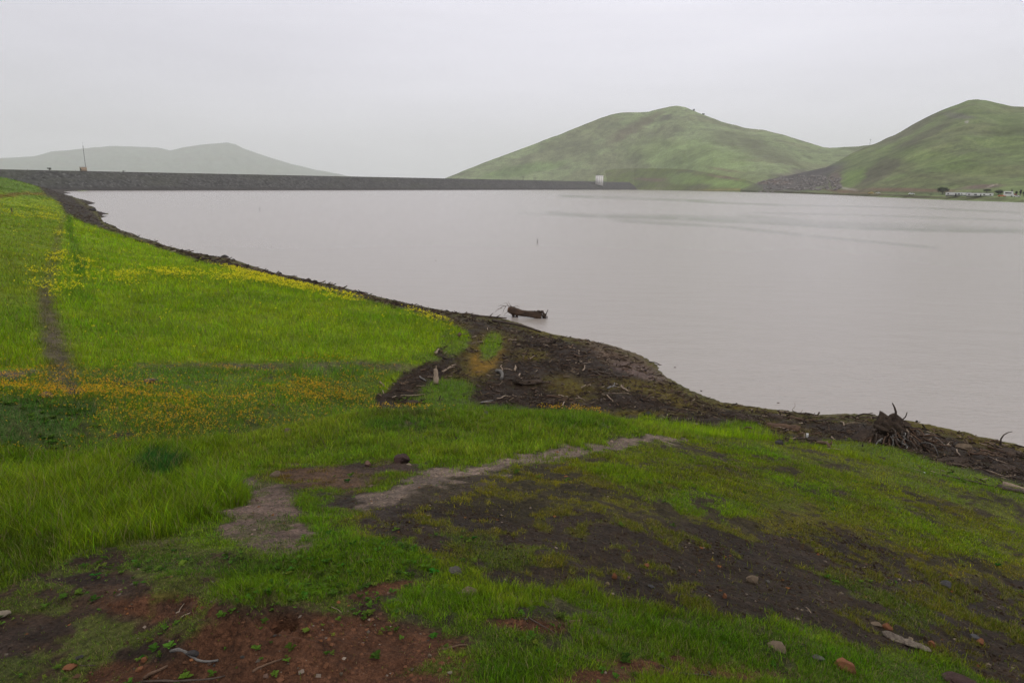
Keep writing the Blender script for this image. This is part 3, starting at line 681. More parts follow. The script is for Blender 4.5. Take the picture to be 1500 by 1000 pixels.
# ------------------------------------------------------------------ wood litter and gravel
def bits(x, y, z, ln, wd, colr, rise=.25, sink=.0):
    n = len(x); a = rng.random(n) * 2 * np.pi; el = rng.normal(0, rise, n)
    d = np.stack([np.cos(a) * np.cos(el), np.sin(a) * np.cos(el), np.sin(el)], 1)
    s = np.stack([-np.sin(a), np.cos(a), 0 * a], 1); u = np.cross(d, s)
    B = np.stack([x, y, z + wd * .4 - sink + np.abs(d[:, 2]) * ln * .35], 1)
    V = []
    for e in (-1, 1):
        c = B + d * (e * ln / 2)[:, None]; t = wd * (1 if e < 0 else .6)
        for k in range(3):
            an = k * 2.094
            V.append(c + s * (np.cos(an) * t / 2)[:, None] + u * (np.sin(an) * t / 2)[:, None])
    V = np.stack(V, 1).reshape(-1, 3); i = np.arange(n)[:, None] * 6
    F4 = np.concatenate([i + np.array([[0, 1, 4, 3]]), i + np.array([[1, 2, 5, 4]]), i + np.array([[2, 0, 3, 5]])])
    F3 = np.concatenate([i + np.array([[0, 2, 1]]), i + np.array([[3, 4, 5]])])
    return V, F4, F3, np.repeat(colr, 6, 0)
def build_litter():
    x, y, r = scatter(520000, 9, 400, 1.9); z = z_at(x, y)
    c = cover(x, y, z, .6)
    lines_ = fbm(x * 1.2 + y * .5, y * 1.2, 121, 4)
    k = (rng.random(len(x)) < c[:, IDX['lit']] * (.25 + 1.1 * sst(.38, .62, lines_))) & (z > .04)
    x, y, z, r = x[k], y[k], z[k], r[k]; n = len(x)
    ln = (.02 + .17 * rng.random(n) ** 3.0) * np.clip(r / 18, .8, 3); wd = ln * (.07 + .22 * rng.random(n)) 
    base = np.array([[.035, .024, .019], [.055, .038, .028], [.085, .058, .040], [.026, .020, .018], [.12, .088, .062], [.21, .165, .125]])
    cc = base[rng.choice(6, n, p=[.27, .27, .20, .14, .07, .05])] * (.7 + .6 * rng.random((n, 1)))
    V, F, Cc = join([bits(x, y, z, ln, wd, cc, .22)])
    tag(mesh_np('wood_litter', V, F, M_WOODCHIP, cols=Cc, smooth=False), 'dark drift litter of bark and twigs covering the shore', 'driftwood litter', kind='stuff')
    # gravel and crumbs of soil on the bare ground
    x, y, r = scatter(150000, 1.4, 11, 1.5); z = z_at(x, y); c = cover(x, y, z, .5)
    k = rng.random(len(x)) < c[:, IDX['gra']] * np.clip(1 - c[:, 0], 0, 1) * .6 * (.3 + 1.2 * sst(.4, .65, fbm(x * 3, y * 3, 131, 4)))
    x, y, z, r, c = x[k], y[k], z[k], r[k], c[k]; n = len(x)
    s = (.0025 + .013 * rng.random(n) ** 4) * np.clip(r / 4, .8, 1.8)
    oc = np.array([[1, 0, 0], [-1, 0, 0], [0, 1, 0], [0, -1, 0], [0, 0, 1], [0, 0, -1.0]])
    of = np.array([[0, 2, 4], [2, 1, 4], [1, 3, 4], [3, 0, 4], [2, 0, 5], [1, 2, 5], [3, 1, 5], [0, 3, 5]])
    ax = rng.uniform(.6, 1.4, (n, 1, 3)) * np.array([1, 1, .6]); a = rng.random(n) * 6.28
    v = oc[None] * ax * s[:, None, None]
    vx = v[..., 0] * np.cos(a)[:, None] - v[..., 1] * np.sin(a)[:, None]; vy = v[..., 0] * np.sin(a)[:, None] + v[..., 1] * np.cos(a)[:, None]
    V = np.stack([vx + x[:, None], vy + y[:, None], v[..., 2] + z[:, None]], -1).reshape(-1, 3)
    F = (np.arange(n)[:, None, None] * 6 + of[None]).reshape(-1, 3)
    soil = c[:, IDX['sr']:IDX['sb'] + 1]
    cc = soil * (.6 + 1.2 * rng.random((n, 1))); pk = rng.random(n) < .05
    cc[pk] = np.array([[.16, .125, .10]]) * (.5 + 1.0 * rng.random((pk.sum(), 1))); ok = rng.random(n) < .03; cc[ok] = np.array([.17, .07, .03]) * (.6 + .7 * rng.random((ok.sum(), 1)))
    tag(mesh_np('gravel', V, F, M_WOODCHIP, cols=np.repeat(cc, 6, 0), smooth=False), 'fine gravel and crumbs of soil on the bare mud', 'gravel', kind='stuff')
build_litter()
#@@PART2@@
# ------------------------------------------------------------------ water
def pl_mask(px, py, P, wpx):
    """0..1 closeness to a polyline given as photo points, for points on the lake"""
    best = np.zeros(px.shape)
    for (x1, y1), (x2, y2) in zip(P[:-1], P[1:]):
        dx, dy = x2 - x1, y2 - y1; t = ((px - x1) * dx + (py - y1) * dy) / (dx * dx + dy * dy)
        fade = sst(-.15, .15, t) * (1 - sst(.85, 1.15, t)); t = np.clip(t, 0, 1)
        d = np.hypot((px - x1 - t * dx) / 3, py - y1 - t * dy) / wpx
        best = np.maximum(best, np.exp(-d * d) * fade)
    return best
def build_water():
    th = np.concatenate([np.linspace(R_(-180), R_(-46), 40), np.linspace(R_(-45), R_(45), 500), np.linspace(R_(46), R_(180), 40)])
    lr = np.concatenate([np.linspace(math.log(3), math.log(40), 60), np.linspace(math.log(40.5), math.log(1900), 420)])
    T, L = np.meshgrid(th, lr, indexing='ij'); r = np.exp(L)
    x = (r * np.sin(T)).ravel(); y = (r * np.cos(T)).ravel(); z = np.zeros_like(x)
    px, py, dz = project(np.stack([x, y, z], 1)); dz = np.maximum(dz, .1)
    py = py + (fbm(x * .02, y * .02, 5, 3) - .5) * 5; 
    S = 0
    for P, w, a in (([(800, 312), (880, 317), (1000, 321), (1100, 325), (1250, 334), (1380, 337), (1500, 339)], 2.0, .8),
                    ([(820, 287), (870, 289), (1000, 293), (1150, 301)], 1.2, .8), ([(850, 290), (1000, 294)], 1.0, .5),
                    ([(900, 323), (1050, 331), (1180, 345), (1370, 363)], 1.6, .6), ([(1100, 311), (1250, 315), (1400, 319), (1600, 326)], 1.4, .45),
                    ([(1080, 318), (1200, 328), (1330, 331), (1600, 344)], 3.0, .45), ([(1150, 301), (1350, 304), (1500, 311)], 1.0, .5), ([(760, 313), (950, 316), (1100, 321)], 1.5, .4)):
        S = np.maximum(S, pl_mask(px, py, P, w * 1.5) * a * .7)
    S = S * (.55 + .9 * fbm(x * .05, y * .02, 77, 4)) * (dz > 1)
    o = mesh_np('water', np.stack([x, y, z], 1), grid_faces(len(th), len(lr)), None, attrs={'calm_reflection': np.clip(S, 0, 1)})
    mt, nt, b = new_mat('lake_water'); N = nt.nodes.new; Lk = nt.links.new
    b.inputs['IOR'].default_value = 1.33; b.inputs['Specular IOR Level'].default_value = .8
    tc = N('ShaderNodeTexCoord')
    at = N('ShaderNodeAttribute'); at.attribute_name = 'calm_reflection'
    nz0 = N('ShaderNodeTexNoise'); nz0.inputs['Scale'].default_value = .03; nz0.inputs['Detail'].default_value = 4; Lk(tc.outputs['Object'], nz0.inputs['Vector'])
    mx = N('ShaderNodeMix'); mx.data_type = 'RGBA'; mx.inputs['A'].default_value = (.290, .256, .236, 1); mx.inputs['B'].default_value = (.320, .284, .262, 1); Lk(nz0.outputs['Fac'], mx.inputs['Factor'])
    mc = N('ShaderNodeMix'); mc.data_type = 'RGBA'; mc.inputs['B'].default_value = (.08, .078, .06, 1)  # dark base colour paints the reflected green hills into the calmer streaks
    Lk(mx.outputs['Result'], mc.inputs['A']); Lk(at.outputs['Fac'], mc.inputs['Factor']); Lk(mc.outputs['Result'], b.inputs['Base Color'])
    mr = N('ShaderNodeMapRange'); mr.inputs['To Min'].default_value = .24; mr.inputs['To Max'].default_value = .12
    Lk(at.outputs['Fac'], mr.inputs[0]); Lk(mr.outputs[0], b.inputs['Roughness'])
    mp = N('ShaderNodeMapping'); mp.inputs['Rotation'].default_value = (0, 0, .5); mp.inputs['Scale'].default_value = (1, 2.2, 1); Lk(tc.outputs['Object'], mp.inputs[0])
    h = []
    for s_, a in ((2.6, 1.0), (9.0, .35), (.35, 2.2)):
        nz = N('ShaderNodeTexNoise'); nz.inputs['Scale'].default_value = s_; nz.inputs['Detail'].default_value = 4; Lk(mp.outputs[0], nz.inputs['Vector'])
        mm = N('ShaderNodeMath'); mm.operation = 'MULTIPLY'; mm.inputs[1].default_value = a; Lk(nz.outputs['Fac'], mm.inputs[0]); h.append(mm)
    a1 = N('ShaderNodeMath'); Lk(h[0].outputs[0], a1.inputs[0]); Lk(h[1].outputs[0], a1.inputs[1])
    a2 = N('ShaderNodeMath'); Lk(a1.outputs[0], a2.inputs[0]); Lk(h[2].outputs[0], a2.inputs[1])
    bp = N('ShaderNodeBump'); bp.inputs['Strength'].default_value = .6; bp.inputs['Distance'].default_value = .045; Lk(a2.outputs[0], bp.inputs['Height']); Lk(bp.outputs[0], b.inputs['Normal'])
    o.data.materials.append(mt)
    tag(o, kind='structure')
build_water()
# the plain under and beyond the lake, out to the horizon
def build_plain():
    th = np.linspace(0, 2 * np.pi, 65); rr = np.array([0, 400, 900, 1600, 2500, 4000, 7000, 10400])
    T, Rr = np.meshgrid(th, rr, indexing='ij')
    V = np.stack([(Rr * np.sin(T)).ravel(), (Rr * np.cos(T)).ravel(), np.full(T.size, -4.5)], 1)
    o = mesh_np('plain', V, grid_faces(len(th), len(rr)), mat_noise('plain_grass', (.10, .15, .05), (.13, .16, .06), .01, .9, 0))
    tag(o, kind='structure')
build_plain()

# ------------------------------------------------------------------ hills
SHR = [(600, 1800), (880, 1640), (930, 1570), (1000, 1330), (1050, 1130), (1100, 1000), (1150, 880), (1200, 765), (1250, 660), (1300, 572), (1350, 515), (1400, 470), (1450, 442), (1500, 420), (1700, 360), (1900, 330)]
def hill_mat(name):
    mt, nt, b = new_mat(name); N = nt.nodes.new; L = nt.links.new
    at = N('ShaderNodeAttribute'); at.attribute_name = 'col'; tc = N('ShaderNodeTexCoord')
    cur = at.outputs['Color']
    for s_, lo, hi in ((.012, .72, 1.3), (.06, .8, 1.25), (.3, .65, 1.35), (1.1, .8, 1.2)):
        nz = N('ShaderNodeTexNoise'); nz.inputs['Scale'].default_value = s_; nz.inputs['Detail'].default_value = 6; nz.inputs['Roughness'].default_value = .65; L(tc.outputs['Object'], nz.inputs['Vector'])
        mr = N('ShaderNodeMapRange'); mr.inputs['From Min'].default_value = .3; mr.inputs['From Max'].default_value = .7; mr.inputs['To Min'].default_value = lo; mr.inputs['To Max'].default_value = hi; L(nz.outputs['Fac'], mr.inputs[0])
        vm = N('ShaderNodeVectorMath'); vm.operation = 'SCALE'; L(cur, vm.inputs[0]); L(mr.outputs[0], vm.inputs['Scale']); cur = vm.outputs[0]
    L(cur, b.inputs['Base Color']); b.inputs['Roughness'].default_value = .95; b.inputs['Specular IOR Level'].default_value = .1
    return mt
M_HILL = hill_mat('hill_turf')
HILLS = {}
def hill(name, label, ridge, Rr, foot, green, zones=(), prof=.9, gully=.10, nu=520, nv=170, seed=0, z0=0.0, tracks=.5, bench=0):
    ridge = np.array(ridge, float)
    px = np.linspace(ridge[0, 0], ridge[-1, 0], nu)
    py = np.interp(px, ridge[:, 0], ridge[:, 1]) + (fbm(px * .05, px * 0 + seed, seed, 4) - .5) * 1.6
    k = np.ones(5) / 5
    Rv = np.interp(px, [q[0] for q in Rr], [q[1] for q in Rr]); Fv = np.interp(px, [q[0] for q in foot], [q[1] for q in foot])
    top = at_r(px, py, Rv)
    t = np.concatenate([[-.04], np.linspace(0, 1, nv), np.linspace(1.03, 1.9, 20)])
    T = t[None, :]; r = Fv[:, None] + (Rv - Fv)[:, None] * T
    dirx = top[:, 0] / Rv; diry = top[:, 1] / Rv
    x = dirx[:, None] * r; y = diry[:, None] * r
    tt = np.clip(T, 0, 1)
    g = (fbm(x / 150, y / 150, seed + 5, 5) - .5) * 1.5 + (fbm(x / 38, y / 38, seed + 6, 4) - .5) * .35
    rg = 1 - np.abs(2 * fbm(x / 110 + y / 400, y / 260, seed + 9, 4) - 1) - .6
    z = z0 + (top[:, 2] - z0)[:, None] * (prof * tt + (1 - prof) * tt ** 2)
    if bench: z = np.where(tt < bench, z0 + 2.2 * sst(0, .3, tt / bench), z0 + 2.2 + (top[:, 2][:, None] - z0 - 2.2) * ((tt - bench) / (1 - bench)) ** (1.05))
    amp = (top[:, 2][:, None] - z0) * gully * np.sin(np.pi * np.clip((tt - bench) / (1 - bench), 0, 1)) ** .8
    ua = np.arctan2(x, y) * Rv.mean(); gul = (1 - np.abs(2 * fbm(ua / 85 + g * .7, r / 500, seed + 12, 3) - 1)) ** 2
    z = z + amp * (g * 1.0 + rg * .9 - gul * .55)
    # stay below the skyline in front of the ridge
    ea = (top[:, 2][:, None] - EYE) / Rv[:, None] * r + EYE
    z = np.where(T < .985, np.minimum(z, ea - .6 * (1 - tt)), z)
    back = np.clip((T - 1) / .9, 0, 1)
    z = np.where(T > 1, z0 + (top[:, 2][:, None] - z0) * (1 - back) ** 1.3, z)
    z[:, 0] = z0 - 3
    V = np.stack([x.ravel(), y.ravel(), z.ravel()], 1)
    c = np.tile(np.array(green), (len(V), 1))
    X, Y, Zz = V.T
    n1 = fbm(X / 120, Y / 120 + Zz / 60, seed + 21, 5)[:, None]
    dryk = sst(.50, .66, n1); c = c * (1 - .4 * dryk) + np.array([.115, .100, .065]) * .4 * dryk
    n2 = sst(.56, .7, fbm(X / 40, Y / 60 + Zz / 16, seed + 31, 5))[:, None]; c = c * (1 - .4 * n2) + np.array([.075, .078, .048]) * .4 * n2
    n3 = sst(.55, .72, fbm(X / 11, Y / 14 + Zz / 5, seed + 33, 4))[:, None]; c = c * (1 - .45 * n3) + np.array([.07, .072, .045]) * .45 * n3
    # cattle tracks along the contours
    tr = np.abs(((Zz + 14 * fbm(X / 90, Y / 90, seed + 41, 3)) / 9.0) % 1 - .5) * 2
    trk = (sst(.80, .97, tr) * tracks * sst(.45, .6, fbm(X / 130, Y / 130, seed + 51, 3)) * (Zz > 6))[:, None]
    c = c * (1 - .5 * trk) + np.array([.06, .075, .035]) * .5 * trk
    ppx, ppy, _ = project(V)
    ppx = ppx + (fbm(X / 20, Zz / 8, 71, 3) - .5) * 14; ppy = ppy + (fbm(X / 20, Zz / 8, 72, 3) - .5) * 6
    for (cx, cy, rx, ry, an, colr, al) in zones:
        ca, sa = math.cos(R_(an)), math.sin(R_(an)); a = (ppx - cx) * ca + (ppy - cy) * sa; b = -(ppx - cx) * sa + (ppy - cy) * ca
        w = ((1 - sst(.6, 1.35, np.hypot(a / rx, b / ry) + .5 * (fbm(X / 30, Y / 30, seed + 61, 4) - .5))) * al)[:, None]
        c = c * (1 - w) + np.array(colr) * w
    o = mesh_np(name, V, grid_faces(len(px), len(t)), M_HILL, cols=c)
    tag(o, label, kind='structure')
    HILLS[name] = (np.arctan2(x[:, 60], y[:, 60]), Fv, Rv, z, t, px)
    return o
GR_ = (.175, .215, .105)
BRN = (.13, .095, .065); ROCK = (.072, .067, .066); BRT = (.15, .225, .060); OLV = (.12, .14, .045)
hill('far_hills', 'pale far hills fading into the mist behind the dam',
     [(-250, 236), (-120, 228), (-40, 232), (0, 232), (20, 231), (50, 229), (75, 222), (100, 220), (165, 214), (200, 215), (230, 216), (250, 221), (270, 216), (290, 213), (318, 210), (333, 209), (345, 212), (357, 218), (380, 226), (400, 232), (430, 241), (460, 248), (490, 254), (520, 260), (560, 268)],
     [(-250, 9000), (560, 9400)], [(-250, 7000), (560, 7300)], (.125, .155, .11), seed=3, nu=320, nv=60)
hill('back_ridge', 'low hazy ridge filling the saddle between the two hills',
     [(1100, 250), (1150, 235), (1190, 222), (1215, 217), (1250, 215.5), (1275, 213), (1290, 209), (1330, 200), (1380, 195), (1450, 200)], [(1100, 2150), (1450, 2150)], [(1100, 1800), (1450, 1800)], (.10, .15, .05), seed=5, nu=200, nv=50)
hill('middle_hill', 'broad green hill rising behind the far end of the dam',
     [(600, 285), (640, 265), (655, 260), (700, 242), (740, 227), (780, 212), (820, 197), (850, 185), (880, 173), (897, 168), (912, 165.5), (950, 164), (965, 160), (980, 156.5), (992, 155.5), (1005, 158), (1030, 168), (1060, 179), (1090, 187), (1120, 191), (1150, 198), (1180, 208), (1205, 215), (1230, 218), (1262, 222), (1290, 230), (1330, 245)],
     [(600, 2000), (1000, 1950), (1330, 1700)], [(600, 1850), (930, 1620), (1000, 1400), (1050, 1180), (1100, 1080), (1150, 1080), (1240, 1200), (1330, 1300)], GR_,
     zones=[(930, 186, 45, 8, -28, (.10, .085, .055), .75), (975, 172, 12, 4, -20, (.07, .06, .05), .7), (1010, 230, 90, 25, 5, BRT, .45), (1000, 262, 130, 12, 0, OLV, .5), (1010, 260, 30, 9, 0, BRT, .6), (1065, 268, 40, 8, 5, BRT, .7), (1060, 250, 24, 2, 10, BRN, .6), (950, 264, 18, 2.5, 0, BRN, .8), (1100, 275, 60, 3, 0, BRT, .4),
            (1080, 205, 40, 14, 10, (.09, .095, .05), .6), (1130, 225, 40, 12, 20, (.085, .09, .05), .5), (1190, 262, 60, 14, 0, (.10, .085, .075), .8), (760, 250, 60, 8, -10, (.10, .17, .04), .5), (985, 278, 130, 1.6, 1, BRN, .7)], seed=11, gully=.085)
hill('near_knoll', 'low olive knoll at the foot of the middle hill',
     [(835, 270), (850, 261), (870, 253), (900, 248), (935, 246), (975, 247), (1010, 249), (1050, 255), (1090, 263), (1120, 272)], [(835, 1790), (930, 1680), (1000, 1450), (1120, 1080)], [(835, 1720), (930, 1590), (1000, 1320), (1050, 1130), (1120, 980)], (.095, .125, .028),
     zones=[(1000, 262, 26, 9, 0, BRT, .7), (1070, 270, 40, 7, 5, BRT, .8), (955, 263, 22, 2.5, 0, BRN, .9), (1060, 259, 24, 1.6, 8, BRN, .8), (930, 276, 80, 2, 0, OLV, .8), (1080, 279, 60, 1.4, 0, (.19, .15, .04), .8)], seed=13, nu=240, nv=60, gully=.12)
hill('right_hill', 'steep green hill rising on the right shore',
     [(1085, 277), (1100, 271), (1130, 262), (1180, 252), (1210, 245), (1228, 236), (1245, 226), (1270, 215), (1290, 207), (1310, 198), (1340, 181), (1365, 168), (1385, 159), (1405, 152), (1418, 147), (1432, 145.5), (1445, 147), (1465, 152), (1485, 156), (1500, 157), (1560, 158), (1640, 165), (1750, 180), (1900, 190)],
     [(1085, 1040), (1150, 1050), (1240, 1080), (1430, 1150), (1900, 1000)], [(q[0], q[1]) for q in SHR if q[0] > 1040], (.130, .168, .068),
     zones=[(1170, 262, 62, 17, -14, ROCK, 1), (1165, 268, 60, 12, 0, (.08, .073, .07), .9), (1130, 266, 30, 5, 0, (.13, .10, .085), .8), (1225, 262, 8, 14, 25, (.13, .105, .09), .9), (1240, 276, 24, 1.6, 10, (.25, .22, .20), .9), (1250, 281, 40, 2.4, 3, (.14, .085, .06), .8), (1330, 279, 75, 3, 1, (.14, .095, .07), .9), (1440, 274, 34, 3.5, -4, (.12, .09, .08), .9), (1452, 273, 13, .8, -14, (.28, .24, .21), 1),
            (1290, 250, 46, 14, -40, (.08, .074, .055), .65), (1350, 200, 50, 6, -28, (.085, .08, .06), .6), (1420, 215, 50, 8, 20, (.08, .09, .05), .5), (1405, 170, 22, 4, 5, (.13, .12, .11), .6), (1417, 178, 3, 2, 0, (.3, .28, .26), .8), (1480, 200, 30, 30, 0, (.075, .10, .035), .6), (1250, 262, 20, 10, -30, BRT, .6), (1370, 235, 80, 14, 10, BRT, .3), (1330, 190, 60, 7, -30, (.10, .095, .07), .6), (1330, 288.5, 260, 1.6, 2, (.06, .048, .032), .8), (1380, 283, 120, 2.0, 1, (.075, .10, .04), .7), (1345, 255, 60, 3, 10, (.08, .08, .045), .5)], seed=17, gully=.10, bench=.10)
# rocky cut between the hills gets real blocks
def build_cut():
    b = MB()
    for i in range(260):
        px = random.uniform(1112, 1232); py = random.uniform(258 + abs(px - 1190) * .05, 279)
        n = HILLS['right_hill']
        d = ray(px, py); j = np.argmin(abs(n[0] - math.atan2(d[0], d[1]))); Z = n[3][j]; tt = n[4]
        r = n[1][j] + (n[2][j] - n[1][j]) * tt
        el = d[2] / math.hypot(d[0], d[1])
        k = np.argmax(Z[1:170] > EYE + el * r[1:170]) + 1
        h = math.hypot(d[0], d[1]); s = random.uniform(1, 4.5)
        b.lump((d[0] / h * r[k], d[1] / h * r[k], Z[k] + .1 * s), (s * 1.5, s * 1.2, s), .35, 4, seed=i)
    tag(b.build('rock_rubble', mat_noise('cut_rock', (.26, .235, .225), (.07, .063, .06), .35, .9, .3), smooth=False), 'grey broken rock filling the cut between the two hills', 'rock rubble', kind='stuff')
build_cut()

# ------------------------------------------------------------------ dam
ZC = 16.4
PA, PB = at_z(0, 248.2, ZC), at_z(880, 266.2, ZC)
dd = (PB - PA)[:2]; DL = np.linalg.norm(dd); dd = dd / DL
nn = np.array([dd[1], -dd[0]])
if nn @ -PA[:2] < 0: nn = -nn
DAMW = 42.0
def dam_s(px, off, z):
    """distance along the dam at which a point off the crest line is seen at photo column px"""
    ss = np.linspace(-250, 2500, 6000)
    P = np.stack([PA[0] + dd[0] * ss + nn[0] * off, PA[1] + dd[1] * ss + nn[1] * off, np.full_like(ss, z)], 1)
    return float(ss[np.argmin(abs(project(P)[0] - px))])
def dam_pt(s, off, z): return np.array([PA[0] + dd[0] * s + nn[0] * off, PA[1] + dd[1] * s + nn[1] * off, z])
SEND = np.linalg.norm((at_z(925, 267.2, ZC) - PA)[:2])
def build_dam():
    root = empty('dam', dam_pt(SEND / 2, 0, 0)); L0 = np.array(root.location)
    tag(root, 'long dark rockfill dam closing the far side of the reservoir', 'dam')
    ns, nf = 1400, 46
    s = np.linspace(-260, SEND + 25, ns); f = np.linspace(0, 1, nf)
    S, Ff = np.meshgrid(s, f, indexing='ij')
    z = -4 + (ZC + 4) * Ff; off = DAMW * (1 - (z) / ZC)
    rg = (fbm(S / 2.2, z / 1.1, 5, 4) - .5) * 1.5 * (Ff < .97)
    x = PA[0] + dd[0] * S + nn[0] * (off + rg); y = PA[1] + dd[1] * S + nn[1] * (off + rg); zz = z + rg * .4
    V = np.stack([x.ravel(), y.ravel(), zz.ravel()], 1)
    br = fbm(S / 1.6, z / .9, 9, 3).ravel(); sp = (_hash((S.ravel() * .9).astype(int), (z.ravel() * 1.6).astype(int), 3))
    c = np.array([[.036, .035, .034]]) * (.1 + 1.8 * np.clip((br[:, None] - .5) * 1.8 + .5, 0, 1)); m_ = (sp > .93) & (z.ravel() > 3.2); c[m_] = np.array([.12, .115, .11]) * (.6 + .6 * rng.random((m_.sum(), 1)))
    grn = sst(.5, .68, fbm(S.ravel() / 40, z.ravel() / 6, 15, 4))[:, None] * .35; c = c * (1 - grn) + np.array([.050, .052, .034]) * grn
    wl = (1 - sst(2.2, 3.6, zz.ravel() + (br - .5) * 1.5))[:, None] * .75; c = c * (1 - wl) + np.array([.026, .022, .021]) * wl
    mt, nt, b = new_mat('riprap'); at = nt.nodes.new('ShaderNodeAttribute'); at.attribute_name = 'col'; nt.links.new(at.outputs['Color'], b.inputs['Base Color']); b.inputs['Roughness'].default_value = .9; b.inputs['Specular IOR Level'].default_value = .15
    V[:, :] -= L0
    mesh_np('riprap_face', V, grid_faces(ns, nf), mt, cols=c, parent=root, smooth=False)
    b = MB(); P = []
    for s_ in np.linspace(-260, SEND + 25, 60):
        for off, z_ in ((.3, ZC - .35), (0, ZC + .05), (-10, ZC + .05), (-62, -4.4)): P.append(dam_pt(s_, off, z_) - L0)
    b.add(P, grid_faces(60, 4)); b.build('crest_road', mat_noise('gravel_road', (.10, .095, .088), (.07, .065, .06), .5, .9, 0), root)
    # marker posts along the crest
    for k in range(34):
        s_ = 20 + k * (SEND - 40) / 33
        b = MB(); p = dam_pt(s_, -.8, ZC) - L0; b.tube([p, p + np.array([0, 0, .9])], .09, 5)
        b.build('marker_post', M_GREYWOOD, root)
build_dam()

# ------------------------------------------------------------------ structures by the dam
M_CONC = mat_noise('pale_concrete', (.80, .78, .75), (.68, .66, .63), .5, .8, .1)
M_TAN = mat_noise('tan_paint', (.42, .30, .20), (.34, .24, .16), .8, .8, .1)
M_STEEL = mat_noise('grey_steel', (.20, .20, .22), (.15, .15, .16), 2, .6, 0)
M_DARK = mat_noise('dark_opening', (.03, .03, .032), (.04, .04, .04), 2, .6, 0)
M_WHITE = mat_noise('white_metal', (.70, .71, .70), (.60, .61, .60), .8, .6, .05)
M_ROOF = mat_noise('pale_roof', (.50, .50, .50), (.42, .42, .42), .8, .7, .1)
M_RED = mat_noise('red_paint', (.50, .10, .05), (.42, .08, .05), 1, .5, 0)
M_ORNG = mat_noise('orange_paint', (.60, .22, .08), (.5, .18, .07), 1, .5, 0)
M_YEL = mat_noise('yellow_paint', (.62, .48, .18), (.55, .42, .15), 1, .5, 0)
M_TYRE = mat_noise('tyre_rubber', (.02, .02, .02), (.03, .03, .03), 5, .8, 0)
M_GLASSY = mat_noise('dark_glass', (.03, .035, .04), (.04, .045, .05), 1, .15, 0, spec=.6)

def face_to(px):
    """rotation about z that turns local -y towards the camera side"""
    d = ray(px, 280); return -math.atan2(d[0], d[1])
def intake_tower():
    s0 = dam_s(878, 22, ZC); base = dam_pt(s0, 22, 0)
    r = np.hypot(*base[:2]); k = r / 1000.0
    root = empty('intake_tower', base, face_to(879)); tag(root, 'pale concrete intake tower standing against the far end of the dam', 'tower')
    w = 10.8 * k; topz = EYE + (273.6 - 258.5) * k * 1.0; botz = EYE + (273.6 - 272.6) * k * .9
    b = MB(); lo = botz; 
    V = [(-w / 2, -5, lo + 3.4), (w / 2, -5, lo), (w / 2, 5, lo), (-w / 2, 5, lo + 3.4), (-w / 2, -5, topz), (w / 2, -5, topz), (w / 2, 5, topz), (-w / 2, 5, topz)]
    b.add(V, [(0, 1, 5, 4), (1, 2, 6, 5), (2, 3, 7, 6), (3, 0, 4, 7), (4, 5, 6, 7), (3, 2, 1, 0)]); b.build('shaft', M_CONC, root)
    b = MB(); b.box((-w / 2 - .3, -5.3, topz), (w / 2 + .3, 5.3, topz + .8)); b.build('roof_slab', M_ROOF, root)
    for q in (-.28, 0, .28):  # raised strips in darkened concrete colour, painting the shade of grooves
        b = MB(); b.box((q * w - .35, -5.12, botz + 6), (q * w + .35, -4.98, topz - 1.5)); b.build('groove_shade_strip', mat_noise('groove_shade', (.40, .39, .37), (.36, .35, .33), 1, .9, 0) if q == -.28 else bpy.data.materials['groove_shade'], root)
    b = MB(); b.box((-w / 2 - 9, -1.2, ZC - 1.6), (-w / 2, 1.2, ZC - .7)); b.build('access_bridge', M_STEEL, root)
    for q in (2.4, 8.4):
        b = MB(); b.box((-w / 2 - q - .4, -.5, ZC - 10), (-w / 2 - q + .4, .5, ZC - 1.6)); b.build('bridge_pier', M_DARK, root)
intake_tower()
def gauge_house():
    s0 = dam_s(122, -6, ZC); base = dam_pt(s0, -6, ZC + .05)
    k = np.hypot(*base[:2]) / 1000.0
    root = empty('equipment_hut', base, face_to(121)); tag(root, 'small tan hut on the dam crest below the thin mast', 'hut')
    w = 7.5 * k; h = 4.6 * k
    b = MB(); b.box((-w / 2, -1.5, 0), (w / 2, 1.5, h)); b.build('wall', M_TAN, root)
    b = MB(); b.box((-w / 2 - .3, -1.8, h), (w / 2 + .3, 1.8, h + .3)); b.build('roof', M_ROOF, root)
    b = MB(); b.box((-w / 2 + .2, -1.56, .4), (-w / 2 + 1.2, -1.5, 2.4)); b.build('door', M_DARK, root)
    m_ = empty('radio_mast', base + np.array([1.1 * k, 2.5, 0])); tag(m_, 'tall thin lattice mast rising beside the tan hut on the dam', 'mast')
    H = 30 * k; 
    for a in range(3):
        b = MB(); q = .22; p = np.array([math.cos(a * 2.09) * q, math.sin(a * 2.09) * q, 0]); b.tube([p * 1.0, p + np.array([0, 0, H])], .07, 5); b.build('mast_leg', M_STEEL, m_)
    b = MB()
    for i in range(int(H / .8)):
        for a in range(3):
            p = np.array([math.cos(a * 2.09) * .22, math.sin(a * 2.09) * .22, i * .8]); q = np.array([math.cos((a + 1) * 2.09) * .22, math.sin((a + 1) * 2.09) * .22, i * .8 + .8]); b.tube([p, q], .045, 4)
    b.build('bracing', M_STEEL, m_)
    b = MB(); b.tube([(0, 0, H), (0, 0, H + 3)], .05, 5); b.build('antenna', M_STEEL, m_)
gauge_house()

